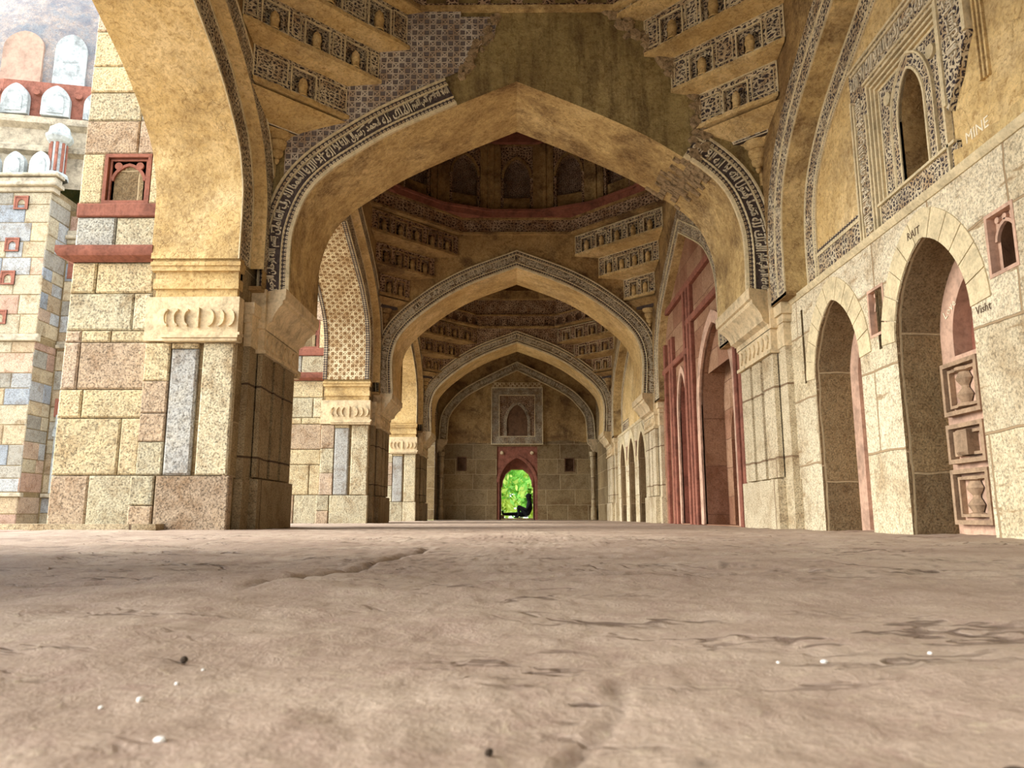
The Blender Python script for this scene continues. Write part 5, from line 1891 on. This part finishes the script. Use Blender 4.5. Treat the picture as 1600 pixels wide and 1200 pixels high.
# ------------------------------------------------------------------ gateway building across the court
BY = 25.0
BP = [(0.46, 0.38, 0.25), (0.36, 0.37, 0.365), (0.40, 0.31, 0.20), (0.44, 0.33, 0.24), (0.33, 0.31, 0.26), (0.46, 0.40, 0.28), (0.29, 0.32, 0.35), (0.40, 0.27, 0.20)]
bt = thing('gateway_building', 'tall old stone building across the court with red niches, turret and dome', 'building', (-17.5, BY + 3, -0.3))
mb = MB()
mb.box(-30, -16.45, BY + 0.03, BY + 12, -0.3, 11.6)
mb.box(-30, -12, BY + 1.23, BY + 12, -0.3, 11.2)
mb.build('core_wall', 'dark_stone', bt)
F = FY(BY); F2 = FY(BY + 1.2)
mb = MB()
for (z0, z1, sd) in ((0.9, 6.0, 1), (6.25, 11.4, 2), (-0.3, 0.75, 3)):
    ashlar(mb, F, -21.0, -16.42, z0, z1, 0.55, 0.95, BP, 0.05, 0.01, sd, 0.02)
    ashlar(mb, FX(-16.42, 1), BY, BY + 1.2, z0, z1, 0.55, 0.7, BP, 0.05, 0.01, sd + 5, 0.02)
ashlar(mb, F2, -16.42, -12.5, 3.9, 11.0, 0.6, 0.8, BP, 0.05, 0.01, 9, 0.02)
ashlar(mb, F2, -16.42, -16.15, 0.9, 3.9, 0.6, 0.8, BP, 0.05, 0.01, 10, 0.02)
ashlar(mb, F2, -15.2, -12.5, 0.9, 3.9, 0.6, 0.8, BP, 0.05, 0.01, 11, 0.02)
ashlar(mb, F2, -16.42, -12.5, -0.3, 0.75, 0.5, 0.8, BP, 0.05, 0.01, 12, 0.02)
mb.build('squared_blocks', 'granite', bt)
for fr, a0, a1 in ((F, -21, -16.32), (F2, -16.42, -12.5)):
    mb = MB()
    for z, h, d in ((0.75, 0.13, 0.08), (6.0, 0.12, 0.12), (6.12, 0.13, 0.06)):
        mb.mbox(fr, a0, a1, z, z + h, -0.1, d, 0, None, 0.02)
    mb.build('string_course', 'old_stone', bt)
mb = MB()
for z, h, d in ((11.4, 0.18, 0.08), (11.58, 0.14, 0.22), (11.72, 0.2, 0.12), (11.95, 0.12, 0.2)):
    mb.mbox(F, -21, -16.40 + d, z, z + h, -0.3, d, 0, None, 0.03)
mb.build('cornice', 'old_stone', bt)
mb = MB()
for z, h, d in ((9.9, 0.16, 0.10), (10.06, 0.14, 0.22), (10.2, 0.2, 0.12)):
    mb.mbox(F2, -16.42, -12.5, z, z + h, -0.3, d, 0, None, 0.03)
mb.build('cornice', 'old_stone', bt)
mb = MB()
for x in (-15.62, -15.95):
    mb.mbox(F2, x, x + 0.12, 6.25, 9.9, -0.02, 0.12, 0, None, 0.03)
mb.build('moulded_rib', 'patch', bt)
for (x, z) in ((-17.45, 10.75), (-17.6, 9.2), (-17.62, 8.0), (-17.75, 6.6), (-18.05, 4.75), (-17.7, 2.4)):
    mb = MB()
    w, h = 0.5, 0.5
    op = arch_op(x, 0.26, z + 0.06, z + 0.24, 0.14, 5)
    panel(mb, F, x - w / 2, x + w / 2, z, z + h, [op], 0.03)
    reveal(mb, F, outline(op), 0.03, -0.06)
    fill(mb, F, outline(op), -0.06)
    reveal(mb, F, [(x - w / 2, z), (x - w / 2, z + h), (x + w / 2, z + h), (x + w / 2, z)], 0.0, 0.03)
    frame(mb, F, x - w / 2, x + w / 2, z, z + h, 0.05, 0.0, 0.05)
    mb.build('red_niche', 'red', bt)
for q in ((-16.3, -15.1, 8.6, 9.5), (-16.2, -15.0, 11.05, 11.5), (-16.25, -15.2, 3.55, 4.2)):
    mb = MB()
    mb.mbox(F2, *q, 0.0, 0.04)
    mb.build('red_panel', 'red', bt)
mb = MB()
op = arch_op(-15.6, 0.85, 0.95, 2.85, 0.75, 8)
panel(mb, F2, -16.15, -15.2, 0.9, 3.62, [op], 0.06)
reveal(mb, F2, outline(op), 0.06, -0.5)
sweep(mb, F2, pointed(-15.6, 0.85, 2.85, 0.75, 8), [(0, 0.05), (0, 0.12), (0.16, 0.12), (0.16, 0.05)], caps=False)
mb.build('arched_opening', 'patch', bt)
mb = MB()
fill(mb, F2, outline(op), -0.45)
mb.build('opening_back', 'dark_hole', bt)
def merlon(fr, x, z, w, h, par, mat='patch'):
    mb = MB()
    out = [(x - w / 2, z)] + pointed(x, w, z + h * 0.5, h * 0.5, 7) + [(x + w / 2, z)]
    mb.prism(out, lambda a, b: fr(a, b, -0.2), lambda a, b: fr(a, b, 0.0))
    inn = [(x - w * 0.3, z + 0.1)] + pointed(x, w * 0.6, z + h * 0.45, h * 0.33, 7) + [(x + w * 0.3, z + 0.1)]
    mb.prism(inn, lambda a, b: fr(a, b, 0.0), lambda a, b: fr(a, b, 0.03))
    mb.build('merlon', mat, par)
FM = FY(BY + 0.1)
for k in range(5):
    merlon(FM, -17.05 - k * 0.92, 12.07, 0.74, 0.95, bt)
merlon(F2, -15.72, 10.45, 0.7, 1.0, bt)
merlon(F2, -14.8, 10.45, 0.7, 1.0, bt)
tr = MB()
tr.lathe((-16.62, BY + 0.4, 12.05), [(0.42, 0), (0.42, 0.15), (0.26, 0.25), (0.26, 1.35), (0.36, 1.42), (0.46, 1.55), (0.46, 1.66), (0.38, 1.72), (0.34, 1.95), (0.15, 2.12), (0.0, 2.2)], 8)
to = tr.build('turret', 'patch', bt, smooth=0)
mb = MB()
for k in range(8):
    a = k * math.pi / 4 + 0.39
    mb.box(-16.62 + 0.25 * math.cos(a) - 0.04, -16.62 + 0.25 * math.cos(a) + 0.04, BY + 0.4 + 0.25 * math.sin(a) - 0.04, BY + 0.4 + 0.25 * math.sin(a) + 0.04, 12.3, 13.4)
mb.build('red_shaft', 'red', to)
# drum with crenellated red band and the dome behind
DC, DR = (-19.0, BY + 8.6), 8.0
mb = MB()
mb.lathe((*DC, 12.0), [(DR, 0), (DR, 1.2), (DR + 0.25, 1.3), (DR + 0.25, 1.5), (DR + 0.1, 1.6), (DR + 0.1, 2.2), (DR + 0.35, 2.35), (DR + 0.35, 2.6), (DR + 0.15, 2.65)], 16)
mb.build('drum', 'old_stone', bt, smooth=20)
mb = MB()
mb.lathe((*DC, 14.65), [(DR + 0.12, 0), (DR + 0.12, 1.45), (DR - 0.1, 1.5)], 16)
mb.build('red_parapet', 'red', bt, smooth=20)
for k in range(48):
    a = R(225 + 115 * k / 47)
    x, y = DC[0] + (DR + 0.16) * math.cos(a), DC[1] + (DR + 0.16) * math.sin(a)
    if not (-20.5 < x < -12.5 and y < DC[1]):
        continue
    tv = Vector((-math.sin(a), math.cos(a), 0)); ov = Vector((math.cos(a), math.sin(a), 0))
    def fr(u, b, d, x=x, y=y, tv=tv, ov=ov):
        v = Vector((x, y, 0)) + tv * u + ov * d
        return (v.x, v.y, b)
    if k % 4 == 0:
        merlon(lambda u, b, d: fr(u, b, d + 0.1), 0.0, 14.66, 0.95, 1.2, bt)
    elif k % 4 == 2:
        mb = MB()
        c = [(0.14 * math.cos(q * math.pi / 5), 15.6 + 0.14 * math.sin(q * math.pi / 5)) for q in range(10)]
        mb.prism(c, lambda u, b: fr(u, b, -0.1), lambda u, b: fr(u, b, 0.04))
        mb.build('boss', 'red', bt)
mb = MB()
prof = [(DR - 0.35, 0), (DR - 0.25, 1.2), (DR - 0.35, 2.6), (DR - 0.9, 4.4), (DR - 2.0, 6.2), (DR - 3.8, 7.9), (DR - 6.0, 9.0), (0, 9.6)]
mb.lathe((*DC, 15.9), prof, 48)
mb.build('dome', 'dome', bt, smooth=60)
mb = MB()
for k in range(9):   # lime patches between worn dome buttress shapes
    a = R(-100 + k * 12.5)
    c, s_ = math.cos(a), math.sin(a)
    r = DR - 0.12
    tv = Vector((-s_, c, 0)); o = Vector((DC[0] + r * c, DC[1] + r * s_, 0)); ov = Vector((c, s_, 0))
    w = 0.55 if k % 2 == 0 else 0.75
    pts = [(-w, 16.1)] + pointed(0, 2 * w, 17.6, 0.7, 6, 0.1) + [(w, 16.1)]
    mb.prism(pts, lambda u, b: tuple(o + tv * u - ov * 0.5 + Vector((0, 0, b))), lambda u, b: tuple(o + tv * u + ov * (-0.1) + Vector((0, 0, b))), k % 2)
mb.build('lime_patch', ['patch', 'dome_pink'], bt)

# ------------------------------------------------------------------ grit and pebbles on the floor
def ray(px, py):
    th = R(9.94); yw = math.atan(8 / 1180)
    u, v = (px - 800) / 1180, (600 - py) / 1180
    x, y, z = u, math.cos(th) - v * math.sin(th), math.sin(th) + v * math.cos(th)
    return (x * math.cos(yw) - y * math.sin(yw), x * math.sin(yw) + y * math.cos(yw), z)
def stone(x, y, r, mat, name, label, cat, grp, seed):
    bm = bmesh.new()
    bmesh.ops.create_icosphere(bm, subdivisions=2, radius=r)
    rr = random.Random(seed)
    f = [rr.uniform(0.7, 1.2) for _ in range(3)]
    for v in bm.verts:
        n = 1 + 0.18 * math.sin(v.co.x / r * 2.3 + seed) * math.cos(v.co.y / r * 1.9 + seed * 2)
        v.co = Vector((v.co.x * f[0] * n, v.co.y * f[1] * n, v.co.z * 0.62 * n))
    me = bpy.data.meshes.new(name)
    bm.to_mesh(me)
    bm.free()
    me.polygons.foreach_set('use_smooth', [True] * len(me.polygons))
    me.materials.append(M[mat])
    o = bpy.data.objects.new(name, me)
    C.objects.link(o)
    o.location = (x, y, floor_z(x, y) + r * 0.3)
    return tag(o, label, cat, grp)
# ground positions read off the paving (metres from the camera foot)
WP = [(-0.27, 0.57, 0.0034, 'biggest white pebble on the floor, lower left'), (-0.205, 0.46, 0.003, 'white pebble nearest the left front edge of the floor'), (-0.266, 0.62, 0.0022, 'white pebble just behind the biggest one'),
      (-0.29, 0.555, 0.0022, 'small pale pebble left of the biggest white one'), (-0.27, 0.68, 0.0018, 'pale pebble beyond the others at left'), (0.27, 0.70, 0.003, 'largest white pebble on the right half of the floor'), (0.39, 0.75, 0.0024, 'white pebble beside a dark scar at right'), (0.23, 0.70, 0.0018, 'tiny white pebble left of the largest right one')]
for k, (x, y, r, lb) in enumerate(WP):
    stone(x, y, r, 'pebble', 'white_pebble', lb, 'pebble', 'white pebbles on the floor', k + 1)
stone(-0.016, 0.445, 0.0034, 'pebble_dark', 'dark_pebble', 'dark round pebble at bottom centre of the floor', 'pebble', 'dark grit on the floor', 31)
stone(-0.30, 0.71, 0.005, 'pebble_dark', 'dark_pebble', 'dark crumb of grit left of the white pebbles', 'pebble', 'dark grit on the floor', 32)
tz = floor_z(0.258, 0.405)
tw = thing('dry_twig', 'dark curled dry twig on the floor at the bottom right corner', 'twig', (0.258, 0.405, tz))
skinned('stem', [[(0.244, 0.412, tz + 0.004, 0.003), (0.250, 0.41, tz + 0.006, 0.0045), (0.258, 0.406, tz + 0.003, 0.0045), (0.267, 0.402, tz + 0.002, 0.0035), (0.280, 0.396, tz + 0.002, 0.002)]], 'pebble_dark', tw, 2)
